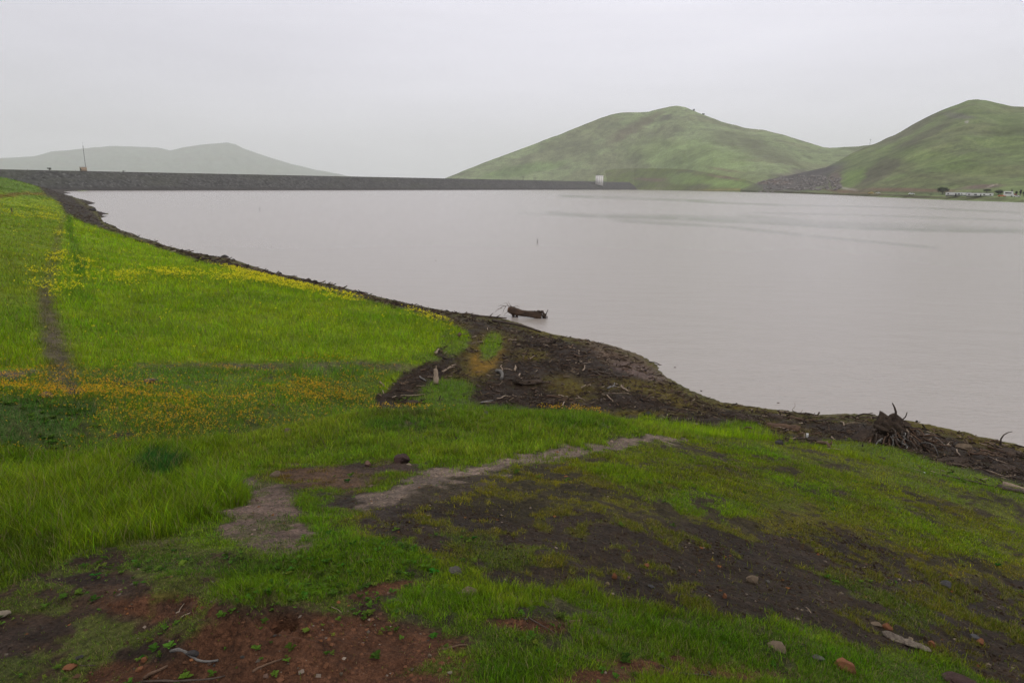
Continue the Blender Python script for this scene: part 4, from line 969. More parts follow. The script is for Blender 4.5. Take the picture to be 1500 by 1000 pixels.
# ------------------------------------------------------------------ trees and shrubs far off
M_TREE = mat_leaf('tree_leaf', .25, .6)
M_TRUNK = M_DARKWOOD
def tree(name, label, base, h, w, colr=(.045, .06, .03), group=None, n=900, cat='tree', trunk=.25):
    root = empty(name, base); tag(root, label, cat, group)
    b = MB(); b.tube([(0, 0, -.4), (0, 0, h * trunk), (.05 * w, 0, h * .7)], [h * .04 + .05, h * .03 + .04, .03], 7, .2)
    for k in range(5):
        a = k * 1.3; b.tube([(0, 0, h * (trunk + .05 * k)), (math.cos(a) * w * .3, math.sin(a) * w * .3, h * (trunk + .3 + .05 * k))], [h * .018 + .02, .02], 5)
    b.build('trunk', M_TRUNK, root)
    cl = rng.normal(size=(14, 3)); cl /= np.linalg.norm(cl, axis=1)[:, None]; cl *= np.array([w * .34, w * .34, h * .26]) * (rng.random((14, 1)) ** .4)
    i = rng.integers(0, 14, n); P = cl[i] + rng.normal(size=(n, 3)) * np.array([w * .10, w * .10, h * .085]); P[:, 2] += h * (.5 + trunk * .55)
    s = h * .045 * (.6 + .8 * rng.random(n)); t = rng.normal(size=(n, 3)); t /= np.linalg.norm(t, axis=1)[:, None]; u = np.cross(t, rng.normal(size=(n, 3))); u /= np.linalg.norm(u, axis=1)[:, None]
    V = np.stack([P - t * s[:, None], P - u * s[:, None], P + t * s[:, None], P + u * s[:, None]], 1).reshape(-1, 3)
    cc = np.repeat(np.array(colr) * (.5 + 1.0 * rng.random((14, 1)))[i] * (.7 + .6 * rng.random((n, 1))), 4, 0)
    mesh_np('crown', V, np.arange(4 * n).reshape(-1, 4), M_TREE, cols=cc, smooth=False, parent=root)
    return root
def bench_pt(px, py):
    """a point of the low shore under the right hill"""
    n = HILLS['right_hill']; d = ray(px, py); j = np.argmin(abs(n[0] - math.atan2(d[0], d[1]))); Z = n[3][j]; tt = n[4]; r = n[1][j] + (n[2][j] - n[1][j]) * tt
    h = math.hypot(d[0], d[1]); el = d[2] / h
    k = np.argmax(Z[1:170] > EYE + el * r[1:170]) + 1
    return np.array([d[0] / h * r[k], d[1] / h * r[k], Z[k]])
def hill_top(name, px, back=0):
    n = HILLS[name]; j = np.argmin(abs(n[5] - px)); k = np.argmin(abs(n[4] - (1 + back))); r = n[1][j] + (n[2][j] - n[1][j]) * n[4][k]
    return np.array([math.sin(n[0][j]) * r, math.cos(n[0][j]) * r, n[3][j][k]])
for px, hp, wp, lb in ((1017, 3.4, 3.4, 'left of the two small trees on the skyline of the middle hill'), (1031, 2.9, 4.2, 'right and wider of the two small trees on the middle hill skyline')):
    p = hill_top('middle_hill', px); k = 1.95; tree('oak_tree', lb, p - np.array([0, 0, hp * k * .45]), hp * k * 1.3, wp * k, trunk=.10, group='trees on the middle hill')
for px, py, hp, wp, lb in ((1380, 285.5, 9.5, 15, 'large round dark tree left of the white trailers'), (1445, 284, 5, 12, 'dark bushy tree rising behind the right white trailer'), (1462, 286.5, 6.5, 11, 'dark rounded tree right of the white trailers')):
    p = bench_pt(px, py); k = np.hypot(*p[:2]) / 1000; tree('oak_tree', lb, p, hp * k, wp * k, trunk=.15, n=1400)
for i, (px, hp) in enumerate(((1481, 8), (1488, 7), (1494, 9), (1499, 6.5))):
    p = bench_pt(px, 288); k = np.hypot(*p[:2]) / 1000; tree('young_tree', 'slim young tree standing among the parked vehicles at the right edge', p, hp * k, 2.4 * k, (.05, .055, .035), 'young trees at the far right', 260, trunk=.25)
for px, w, h, lb in ((73, 6, 4.4, 'dark shrub on the dam crest left of the tan hut'), (181, 5, 2.2, 'low shrub on the dam crest right of the tan hut')):
    s0 = dam_s(px, -8, ZC); p = dam_pt(s0, -8, ZC); k = np.hypot(*p[:2]) / 1000; tree('shrub', lb, p, h * k, w * k, (.035, .045, .03), None, 500, 'shrub', .05)
for px, py, w, h, lb in ((1363, 286, 12, 2.4, 'low dark hedge-like shrub left of the large round tree'), ):
    p = bench_pt(px, py); k = np.hypot(*p[:2]) / 1000; tree('shrub', lb, p, h * k, w * k, (.05, .06, .03), None, 500, 'shrub', .05)
# power pylons behind the dam
for px, lb in ((766, 'left of the two small pylons standing behind the dam'), (783, 'right of the two small pylons standing behind the dam')):
    s0 = dam_s(px, -30, ZC); p = dam_pt(s0, -30, ZC - 8); root = empty('pylon', p); tag(root, lb, 'pylon', 'pylons behind the dam')
    H = 15.0
    for sx in (-1, 1):
        b = MB(); b.tube([(sx * 1.6, 0, 0), (sx * .9, 0, H)], .22, 5); b.build('pole', M_DARK, root)
    b = MB(); b.tube([(-3.2, 0, H - 1.5), (3.2, 0, H - 1.5)], .18, 5); b.build('crossarm', M_DARK, root)
    b = MB(); b.tube([(-1.3, 0, 4), (1.1, 0, 10)], .12, 5); b.tube([(1.3, 0, 4), (-1.1, 0, 10)], .12, 5); b.build('bracing', M_DARK, root)
p = hill_top('back_ridge', 1275); r0 = empty('utility_pole', p); tag(r0, 'thin pole on the skyline in the saddle between the hills', 'pole')
b = MB(); b.tube([(0, 0, -1), (0, 0, 16)], .35, 6); b.build('pole', M_DARK, r0); b = MB(); b.tube([(-3, 0, 14), (3, 0, 14)], .25, 5); b.build('crossarm', M_DARK, r0)

# ------------------------------------------------------------------ trailers and vehicles on the right shore
def trailer(label, px, py, wp, hp, gaps):
    p = bench_pt(px, py); k = np.hypot(*p[:2]) / 1000; root = empty('trailer', p, face_to(px)); tag(root, label, 'trailer', 'white trailers on the right shore')
    w = wp * k; h = hp * k; d = 3.2; e = .45
    b = MB(); b.box((-w / 2, -d / 2, e), (w / 2, d / 2, h)); b.build('body', M_WHITE, root)
    b = MB(); b.box((-w / 2 - .1, -d / 2 - .1, h), (w / 2 + .1, d / 2 + .1, h + .12)); b.build('roof', M_ROOF, root)
    b = MB(); b.box((-w / 2 + .2, -d / 2 + .2, 0), (w / 2 - .2, d / 2 - .2, e)); b.build('undercarriage', M_DARK, root)
    for g0, g1, z0, z1 in gaps:
        b = MB(); b.box((g0 * w, -d / 2 - .04, e + z0 * (h - e)), (g1 * w, -d / 2 + .02, e + z1 * (h - e))); b.build('window' if z0 > .1 else 'door', M_GLASSY, root)
trailer('left of the two long white trailers on the right shore', 1403, 288, 26, 4.6, [(-.42, -.36, .35, .75), (-.12, -.06, .02, .75), (-.02, .08, .3, .7), (.12, .16, .3, .7), (.3, .36, .35, .75)])
trailer('right of the two long white trailers, nearer the parked vehicles', 1434.5, 288.6, 27, 4.4, [(-.42, -.36, .3, .7), (-.2, -.1, .3, .7), (.02, .06, .02, .75), (.13, .2, .3, .7), (.36, .42, .3, .7)])
def car(name, label, cat, px, py, wp, mat, kind='car', group=None):
    p = bench_pt(px, py); k = np.hypot(*p[:2]) / 1000; L = max(wp * k, 1.5); root = empty(name, p, face_to(px) + random.uniform(-.15, .15)); tag(root, label, cat, group)
    s = L / 4.6; b = MB()
    if kind == 'rv': prof = [(-2.3, .45), (2.3, .45), (2.3, 1.3), (2.0, 1.5), (1.7, 2.9), (-2.3, 3.0)]
    elif kind == 'pickup': prof = [(-2.3, .5), (2.3, .5), (2.3, 1.0), (1.3, 1.15), (.8, 1.8), (-.4, 1.8), (-.5, 1.1), (-2.3, 1.1)]
    else: prof = [(-2.3, .4), (2.3, .4), (2.3, .85), (1.3, 1.0), (.7, 1.5), (-1.2, 1.5), (-2.0, 1.0), (-2.3, .9)]
    n = len(prof); V = [(x * s, -.9 * s, z * s) for x, z in prof] + [(x * s, .9 * s, z * s) for x, z in prof]
    b.add(V, [(i, (i + 1) % n, (i + 1) % n + n, i + n) for i in range(n)])
    cx = np.mean([q[0] for q in V[:n]]); 
    b.add(V[:n] + [(0, -.9 * s, .7 * s)], None, [(i, n, (i + 1) % n) for i in range(n)]); b.add(V[n:] + [(0, .9 * s, .7 * s)], None, [(i, (i + 1) % n, n) for i in range(n)])
    b.build('body', mat, root, smooth=False)
    zt = prof[-1][1] if kind == 'rv' else 1.42
    b = MB(); (b.box((-1.0 * s, -.93 * s, 1.02 * s), (.6 * s, -.89 * s, 1.38 * s)) if kind != 'rv' else b.box((-1.6 * s, -.93 * s, 1.7 * s), (1.2 * s, -.89 * s, 2.4 * s))); b.build('window', M_GLASSY, root)
    for x in (-1.4, 1.4):
        for y in (-.82, .82):
            b = MB(); b.tube([(x * s, (y - .12) * s, .36 * s), (x * s, (y + .12) * s, .36 * s)], .36 * s, 12); b.build('wheel', M_TYRE, root)
car('motorhome', 'white motorhome with an orange car parked on its left', 'motorhome', 1477, 288.6, 10, M_WHITE, 'rv')
car('parked_car', 'orange car parked left of the white motorhome', 'car', 1467, 288.6, 7.5, M_ORNG)
car('parked_car', 'red car parked right of the white motorhome', 'car', 1485.5, 287.6, 5.5, M_RED)
car('parked_car', 'white car parked among the young trees at the right edge', 'car', 1489, 289.2, 7, M_WHITE)
car('parked_car', 'pale car parked alone left of the round dark tree', 'car', 1335, 285.6, 7, M_WHITE)
car('pickup_truck', 'yellow pickup parked near the right end of the rocky cut, the left one', 'pickup', 1276, 284.2, 6, M_YEL, 'pickup')
car('pickup_truck', 'pale pickup parked beside the yellow one past the rocky cut', 'pickup', 1286, 284.4, 5, M_WHITE, 'pickup')

# ------------------------------------------------------------------ rocks
def rock_mat(name, c, dk=.45): return mat_noise(name, c, tuple(v * dk for v in c), 14, .85, .8, bscale=40, bdist=.01)
RM = {k: rock_mat('stone_' + k, c) for k, c in dict(maroon=(.062, .036, .032), tan=(.16, .118, .082), pink=(.17, .105, .08), grey=(.10, .09, .082), orange=(.20, .085, .042), dark=(.05, .045, .045), pale=(.22, .185, .14), slate=(.075, .072, .078)).items()}
def rock(label, px, py, wp, hp, mat, rot=0, depth=None, seed=None, name='stone', cat='stone', group=None, amp=.25, cover_py=None):
    p = hit(px, py + hp * .35); d = np.linalg.norm(p - np.array([0, 0, EYE])); k = d / 1000
    w = wp * k; h = hp * k * 1.05; dp = (depth or .8) * w
    b = MB(); b.lump((0, 0, h * .20), (w, dp, h * 1.15), amp, 20, 1.8, seed if seed is not None else int(px + py))
    o = b.build(name, RM.get(mat, None) if isinstance(mat, str) else mat, smooth=False)
    o.location = p; o.rotation_euler = (random.uniform(-.12, .12), rot, face_to(px)); tag(o, label, cat, group)
    return o
rock('large dark reddish angular stone above the pale path', 587, 671, 29, 17, 'maroon', seed=4)
rock('tan rounded stone at the left end of the worn patch', 404, 694, 15, 11, 'tan')
rock('pinkish stone just left of the large dark reddish stone', 539, 679, 13, 9, 'pink')
rock('small tan stone in the dirt beside the upper left of the path', 543, 712, 9, 5, 'tan')
rock('tiny grey stone left of the path below the pinkish one', 515, 697, 7, 3, 'grey')
rock('rough dark grey stone in the weeds beside the mud', 667, 836, 19, 14, 'grey', seed=9)
rock('flat tan stone half buried behind the bright green tuft', 685, 866, 38, 9, 'tan')
rock('tan boulder among the orange flowers of the hollow', 70, 579, 17, 10, 'pink')
rock('pale rounded boulder at the upper edge of the hollow flowers', 219, 557, 14, 8, 'tan')
rock('pale stone on the lip of the near bank', 421, 631, 13, 8, 'tan')
rock('small tan stone in the orange flowers of the hollow centre', 400, 593, 6, 5, 'pink')
rock('brown stone near the right end of the near grass', 1142, 648, 14, 7, 'dark')
rock('black rounded stone on the moss above the lush grass', 950, 607, 12, 8, 'dark')
rock('black stone in the debris at the left of the lush grass', 712, 605, 12, 8, 'dark')
rock('round flat slate grey stone in the olive turf on the right', 1385, 856, 16, 9, 'slate')
rock('tan crumbly stone left in the dark mud near the right', 1103, 848, 18, 12, 'tan')
rock('small grey stone beside the tan crumbly one in the mud', 1124, 851, 7, 6, 'grey')
rock('orange stone just above the grey bark slab', 1299, 917, 13, 10, 'orange')
rock('thin pale tan flake left of the orange stone above the bark slab', 1284, 914, 15, 5, 'tan')
rock('small orange stone at the right end of the bark slab', 1364, 943, 8, 11, 'orange')
rock('brown round stone sunk in the bright grass', 1137, 946, 25, 12, 'tan')
rock('flat grey stone sunk in the grass right of the brown round stone', 1197, 964, 18, 6, 'grey')
rock('long orange brown wedge shaped stone in the bright grass', 1235, 972, 30, 20, 'orange', rot=.5, depth=.5)
rock('dark brown stone cut by the bottom edge', 1402, 995, 44, 16, 'maroon')
rock('orange stone resting on dark slate at the right', 1435, 940, 11, 8, 'orange')
rock('dark slate flake beside the orange stone at the right', 1428, 934, 16, 6, 'slate')
rock('small orange stone in the mud right of centre', 1061, 872, 6, 9, 'orange')
rock('orange chip standing in the dark mud', 900, 843, 7, 11, 'orange')
rock('bright orange leaf shaped chip on the dark mud', 948, 828, 9, 6, 'orange')
rock('pale chip below the standing orange chip', 890, 854, 8, 4, 'tan')
rock('small pale orange chip in the mud left of the leaf shaped chip', 921, 846, 5, 5, 'pink')
rock('grey flat pebble in the pale gravel of the mud', 954, 858, 10, 4, 'slate')
rock('orange stone at the bottom left corner', 103, 977, 16, 9, 'orange')
rock('pale stone cut by the left edge', 1, 901, 20, 9, 'pale')
rock('small orange stone by the dark twig at bottom left', 205, 979, 10, 6, 'orange')
rock('upright orange chip left of the black char', 212, 966, 9, 8, 'orange')
rock('black charred lump beside the red soil mound', 284, 956, 16, 8, 'dark', amp=.4)
rock('black lump in the short weeds at lower left', 117, 962, 10, 6, 'dark', amp=.4)
rock('pinkish stone at the bottom left of centre', 390, 990, 9, 6, 'pink')
rock('small orange pebble on the crumbly red soil', 482, 936, 6, 5, 'orange')
rock('tan chip on the red soil below centre', 630, 960, 7, 5, 'tan')
rock('pale chip near the bottom centre grass', 659, 985, 7, 6, 'pale')
# one pale freckle of gravel per stone: smaller stones, alike
proto = {}
for m_ in ('orange', 'tan', 'grey', 'pink', 'pale'):
    b = MB(); b.lump((0, 0, .1), (1, .8, .55), .3, 7, seed=len(proto) + 40); o = b.build('pebble', RM[m_]); proto[m_] = o.data; bpy.data.objects.remove(o)
cnt = 0
for i in range(900):
    if cnt >= 80: break
    px = random.uniform(20, 1490); py = random.uniform(760, 990) if random.random() < .85 else random.uniform(690, 760)
    p = hit(px, py); c = cover(np.array([p[0]]), np.array([p[1]]), np.array([p[2]]))[0]
    if c[0] > .42 or random.random() > .3 + .7 * c[IDX['gra']]: continue
    m_ = random.choices(['orange', 'tan', 'grey', 'pink', 'pale'], [.22, .36, .28, .11, .03])[0]
    o = bpy.data.objects.new('pebble', proto[m_]); col.objects.link(o); s = random.uniform(.008, .022) * (random.random() ** .8 * .7 + .5); o.scale = (s, s, s * random.uniform(.7, 1.1)); o.location = p; o.rotation_euler = (random.uniform(-.3, .3), random.uniform(-.3, .3), random.uniform(0, 6))
    tag(o, {'orange': 'tiny orange pebble lying on the bare foreground soil', 'tan': 'tiny tan pebble lying on the bare foreground soil', 'grey': 'tiny grey pebble lying on the bare foreground soil', 'pink': 'tiny pinkish pebble lying on the bare foreground soil', 'pale': 'tiny whitish pebble lying on the bare foreground soil'}[m_], 'pebble', m_ + ' pebbles on the bare foreground soil'); cnt += 1

# ------------------------------------------------------------------ driftwood
def bent(p0, p1, n=7, wob=.05, seed=None):
    r2 = np.random.default_rng(seed if seed is not None else int(abs(p0[0] * 991 + p1[1] * 77)) + 1)
    t = np.linspace(0, 1, n)[:, None]; P = np.array(p0)[None] * (1 - t) + np.array(p1)[None] * t; L = np.linalg.norm(np.array(p1) - p0)
    w = r2.normal(0, wob * L, 3); w2 = r2.normal(0, wob * L * .5, 3)
    return P + np.sin(np.pi * t) * w + np.sin(2 * np.pi * t) * w2 + r2.normal(0, wob * L * .08, P.shape) * (t > 0) * (t < 1)
def stick(name, label, a, b_, rad, mat, cat='stick', lift=(0.0, 0.0), wob=.04, group=None, branches=(), sides=7, taper=.55, flat=1.0):
    """driftwood lying between two points of the ground, given where they are seen"""
    A = hit(*a); B = hit(*b_); k = np.linalg.norm(A - np.array([0, 0, EYE])) / 1000
    r = rad * k; A = A + np.array([0, 0, r * .6 + lift[0] * k]); B = B + np.array([0, 0, r * .5 + lift[1] * k])
    P = bent(A, B, 8, wob)
    if max(lift) < .5:
        g = z_at(P[:, 0], P[:, 1]); P[:, 2] = np.maximum(P[:, 2], g + r * .3)
    m = MB(); m.tube(P, np.linspace(r, r * taper, 8) * (1 + rng.uniform(-.12, .12, 8)), sides, .25, flat)
    for t0, dx, dy, dz, rr in branches:
        q = P[int(t0 * 7)]; e = q + (CR * dx - np.array([0, 0, dy]) + np.array([0, 1.0, 0]) * dz) * k
        m.tube(bent(q, e, 5, .05), np.linspace(r * rr, r * rr * .4, 5), 5, .2)
    o = m.build(name, mat, loc=A); tag(o, label, cat, group); return o
PW, GW, DW, BW = M_PALEWOOD, M_GREYWOOD, M_DARKWOOD, M_BROWNWOOD
stick('driftwood_stick', 'upright pale notched stake beside the green tuft in the hollow', (639, 563), (638, 561), 3.6, PW, lift=(-2, 20), branches=[(.9, .5, -8, 0, .4)], taper=.8)
stick('driftwood_stick', 'pale forked stick right of the upright stake', (648, 545), (668, 535), 1.3, PW, branches=[(.4, 12, -4, 0, .9)])
stick('driftwood_stick', 'long pale straight stick lying in the hollow debris', (587, 580), (622, 578), 1.3, PW, wob=.01)
stick('driftwood_stick', 'slanting pale stick at the left of the hollow debris', (556, 560), (570, 571), 1.1, PW)
stick('driftwood_stick', 'pale peg shaped stick at the edge of the hill grass', (638, 518), (643, 512), 2.0, PW)
stick('driftwood_stick', 'brown slab of wood at the tip of the hill grass', (672, 494), (684, 490), 2.6, BW)
stick('driftwood_stick', 'bluish grey chip of wood in the hollow debris', (615, 553), (624, 559), 1.8, GW)
stick('driftwood_stick', 'grey slanting slab in the left of the debris fan', (727, 545), (734, 556), 2.6, GW, taper=.9)
stick('driftwood_stick', 'whitish curved stick in the left of the debris fan', (754, 544), (755, 536), 1.6, PW)
stick('driftwood_stick', 'short white stick left of the curved one in the debris fan', (736, 543), (735, 535), 1.2, PW)
stick('driftwood_stick', 'slender pale stick right of the curved one in the debris fan', (762, 548), (764, 559), 1.2, PW)
stick('driftwood_stick', 'whitish flat driftwood piece at the bottom left of the debris fan', (704, 591), (722, 588), 2.4, GW, flat=.4)
stick('driftwood_stick', 'white curved driftwood strip at the lower left of the debris fan', (728, 585), (748, 582), 1.8, PW, flat=.5)
stick('driftwood_stick', 'long reddish pole lying across the lower debris fan', (800, 581), (840, 586), 1.5, BW, wob=.02)
stick('driftwood_stick', 'pale straight stick near the lower right of the debris fan', (889, 579), (898, 589), 1.1, PW, wob=.01)
stick('driftwood_stick', 'short pale stick above the lush grass in the debris fan', (824, 595), (827, 589), 1.1, PW)
stick('driftwood_stick', 'grey forked driftwood in the right of the debris fan', (890, 570), (900, 562), 1.8, GW, branches=[(.6, 6, 2, 0, .8)])
stick('driftwood_stick', 'bleached forked driftwood in the right of the debris fan', (910, 566), (921, 574), 1.5, PW, branches=[(.3, 2, -6, 0, .8)])
stick('driftwood_stick', 'thin stick slanting in the middle of the debris fan', (853, 543), (857, 536), 1.0, PW)
stick('driftwood_stick', 'thin pale stick in the upper middle of the debris fan', (845, 514), (848, 520), .9, PW)
stick('driftwood_stick', 'long dark pole in the right middle of the debris fan', (862, 544), (893, 554), 1.4, DW, wob=.02)
stick('driftwood_stick', 'second dark pole just above the longest one in the fan', (876, 545), (910, 552), 1.3, DW, wob=.02)
stick('driftwood_log', 'long dark log lying along the waterline below the floating log', (722, 471), (792, 487), 2.4, DW, 'log', wob=.015)
stick('driftwood_log', 'dark log half in the water at the left of the floating log', (690, 463), (742, 467), 2.2, DW, 'log', wob=.03, branches=[(.8, 8, -4, 0, .5), (.6, 5, -6, 0, .4), (.9, 10, 3, 0, .5)])
stick('driftwood_log', 'grey brown log on the dark shore right of centre', (1124, 626), (1170, 633), 4.4, BW, 'log', wob=.01, taper=1.0, sides=10)
stick('driftwood_log', 'pale smooth log lying at the right edge', (1468, 711), (1515, 722), 3.4, PW, 'log', wob=.02)
stick('driftwood_log', 'dark wet log under the pale smooth log at the right edge', (1462, 716), (1520, 728), 3.6, DW, 'log', wob=.02)
def curved_branch():
    p = hit(1465, 656); k = np.linalg.norm(p - np.array([0, 0, EYE])) / 1000; b = MB()
    b.tube(np.array([(2, 0, -2), (-.5, 0, 5), (-1, 0, 11), (1.5, 0, 16), (6, 0, 19), (11, 0, 20)]) * k, np.array([1.1, 1.0, .9, .8, .6, .35]) * k, 6, .2)
    o = b.build('driftwood_stick', DW); o.location = p; tag(o, 'dark curved branch rising at the right shore', 'stick')
curved_branch()
stick('driftwood_stick', 'broken brown stump end in the grass edge right of the white can', (1198, 650), (1215, 657), 3.0, BW, branches=[(.9, 3, -6, 0, .6)])
stick('driftwood_stick', 'long thin straw coloured reed along the near grass edge', (1326, 684), (1354, 692), .7, PW, wob=.01)
stick('driftwood_stick', 'thin pale reed left of the long one at the grass edge', (1210, 657), (1232, 659), .8, PW, wob=.01)
stick('driftwood_stick', 'white forked stick in the debris left of the root pile', (1232, 618), (1236, 624), 1.0, PW, branches=[(.5, 4, 1, 0, .8)])
stick('driftwood_stick', 'white slanting chip in the debris left of the root pile', (1218, 640), (1224, 645), 1.0, PW)
stick('driftwood_stick', 'pale long stick right of the root pile', (1344, 641), (1368, 647), .9, PW, wob=.01)
stick('driftwood_stick', 'pale short stick crossing above the tan clod', (1388, 653), (1396, 648), 1.1, PW)
stick('driftwood_stick', 'pale slanting stick below the tan clod', (1401, 659), (1406, 667), .9, PW)
stick('driftwood_stick', 'long pale stick in the debris near the right edge', (1452, 671), (1476, 680), .8, PW, wob=.02)
stick('driftwood_stick', 'white stick on the shore above the grey brown log', (1143, 603), (1155, 605), 1.6, PW)
stick('driftwood_stick', 'thin dead stem standing at the water edge', (1161, 604), (1162, 604), .35, PW, lift=(0, 14), wob=.1)
stick('driftwood_stick', 'thin floating stick off the tip of the debris fan', (951, 531), (974, 537), .9, DW)
stick('driftwood_stick', 'black flat driftwood in the near grass left of the grey brown log', (1056, 633), (1072, 635), 1.6, DW)
stick('driftwood_stick', 'long dark driftwood strip bordering the near grass', (1096, 634), (1136, 641), 2.0, DW)
stick('driftwood_stick', 'dark driftwood strip running down the grass edge to the right', (1380, 697), (1455, 713), 1.4, DW, wob=.01)
# foreground twigs
stick('twig', 'long curved dark twig on the red soil at bottom right of centre', (968, 975), (1065, 997), 1.5, DW, 'twig', wob=.03)
stick('twig', 'brown stick on the red soil by the bright grass tuft', (648, 952), (686, 946), 1.8, BW, 'twig', wob=.06, branches=[(.4, -10, -4, 0, .6)])
stick('twig', 'thin dark twig leaning down through the lower middle grass', (775, 905), (818, 932), 1.1, DW, 'twig', wob=.04)
stick('twig', 'short pale brown stick in the lower middle grass', (834, 913), (851, 909), 2.0, BW, 'twig')
stick('twig', 'grey twisted twig beside the black charred lump', (250, 955), (320, 968), 2.0, GW, 'twig', wob=.05)
stick('twig', 'long brown twig pointing up to the red mound', (370, 985), (414, 966), 1.8, BW, 'twig', wob=.05)
stick('twig', 'reddish brown stick at the bottom left corner area', (212, 995), (246, 976), 2.6, BW, 'twig', wob=.05)
stick('twig', 'thin dark twig in the weeds at the lower left', (92, 981), (140, 975), 1.0, DW, 'twig')
stick('twig', 'straw coloured stalk lying across the upper red patch', (265, 905), (280, 897), .9, PW, 'twig')
stick('twig', 'pale bent stalk standing on the upper red patch', (258, 898), (270, 884), .8, PW, 'twig', wob=.08)
stick('twig', 'yellow green stalk at the edge of the red soil below the clump', (486, 889), (500, 898), .9, PW, 'twig')
stick('twig', 'thin grey twig in the olive turf above the bark slab', (1322, 877), (1342, 895), .9, GW, 'twig', wob=.03)
stick('twig', 'short yellow twig left in the weeds of the right mud', (1181, 890), (1188, 898), .9, PW, 'twig')
stick('twig', 'dark twig fragments near the bottom centre left', (205, 1000), (330, 990), 1.6, DW, 'twig', wob=.04)
stick('twig', 'dark thin twig in the mud above centre right clump', (640, 795), (662, 803), .8, DW, 'twig')
def bark_slab():
    A = hit(1292, 930); B = hit(1362, 954); k = np.linalg.norm(A - np.array([0, 0, EYE])) / 1000
    m = MB(); P = bent(A + np.array([0, 0, 4 * k]), B + np.array([0, 0, 2 * k]), 14, .03, 3)
    m.tube(P, np.array([3, 7, 8, 7.5, 6, 5.5, 6.5, 6, 5, 5.5, 6, 5, 4, 2]) * k, 12, .5, .55)
    o = m.build('driftwood_slab', mat_noise('grey_bark', (.24, .20, .16), (.075, .058, .048), 30, .9, .9, stretch=(1, 1, .5)), loc=A); tag(o, 'weathered grey bark slab lying on the mud at lower right', 'driftwood')
bark_slab()
def many_sticks():
    kinds = [(PW, 'thin bleached stick lying loose in the dark shore litter', 'bleached sticks in the shore litter', .30), (DW, 'dark wet stick lying in the dark shore litter', 'dark sticks in the shore litter', .42), (BW, 'brown stick lying in the dark shore litter', 'brown sticks in the shore litter', .28)]
    n = 0
    zones = [((690, 930), (492, 600), .42), ((880, 1010), (530, 600), .12), ((1060, 1300), (605, 660), .16), ((1300, 1500), (625, 715), .22), ((560, 720), (520, 600), .05), ((330, 680), (385, 480), .03)]
    while n < 230:
        z_ = random.choices(zones, [q[2] for q in zones])[0]
        px = random.uniform(*z_[0]); py = random.uniform(*z_[1]); p = hit(px, py)
        c = cover(np.array([p[0]]), np.array([p[1]]), np.array([p[2]]))[0]
        if c[IDX['lit']] < .5 or p[2] < .06 or np.hypot(p[0], p[1]) < 8: continue
        k = np.linalg.norm(p - np.array([0, 0, EYE])) / 1000
        mt, lb, gp, _ = random.choices(kinds, [q[3] for q in kinds])[0]
        big = px > 1060 and random.random() < .28 or random.random() < .05
        L = (random.uniform(24, 48) if big else random.uniform(4, 19)) * k * (random.random() * .6 + .4); a = random.gauss(-.6, .35) if big else random.gauss(-.25, .7); el = random.gauss(0, .10)
        d = np.array([math.cos(a), math.sin(a), 0]); e = p + d * L; e[2] = float(z_at(e[0], e[1])) + abs(el) * L
        r = random.uniform(.4, 1.0) * k * (1 if mt is PW else 1.4) * (1.3 if big and mt is not PW else 1)
        m = MB(); P = bent(p + np.array([0, 0, r]), e + np.array([0, 0, r]), 6, .05, n); g = z_at(P[:, 0], P[:, 1]); P[:, 2] = np.maximum(P[:, 2], g + r * .4)
        m.tube(P, np.linspace(r, r * .55, 6), 6, .25)
        if random.random() < .3: q = P[3]; m.tube([q, q + d * L * .25 + np.array([random.uniform(-.1, .1) * L, random.uniform(-.2, .2) * L, L * .12])], [r * .6, r * .3], 5)
        tag(m.build('stick', mt, loc=p), lb, 'stick', gp); n += 1
many_sticks()
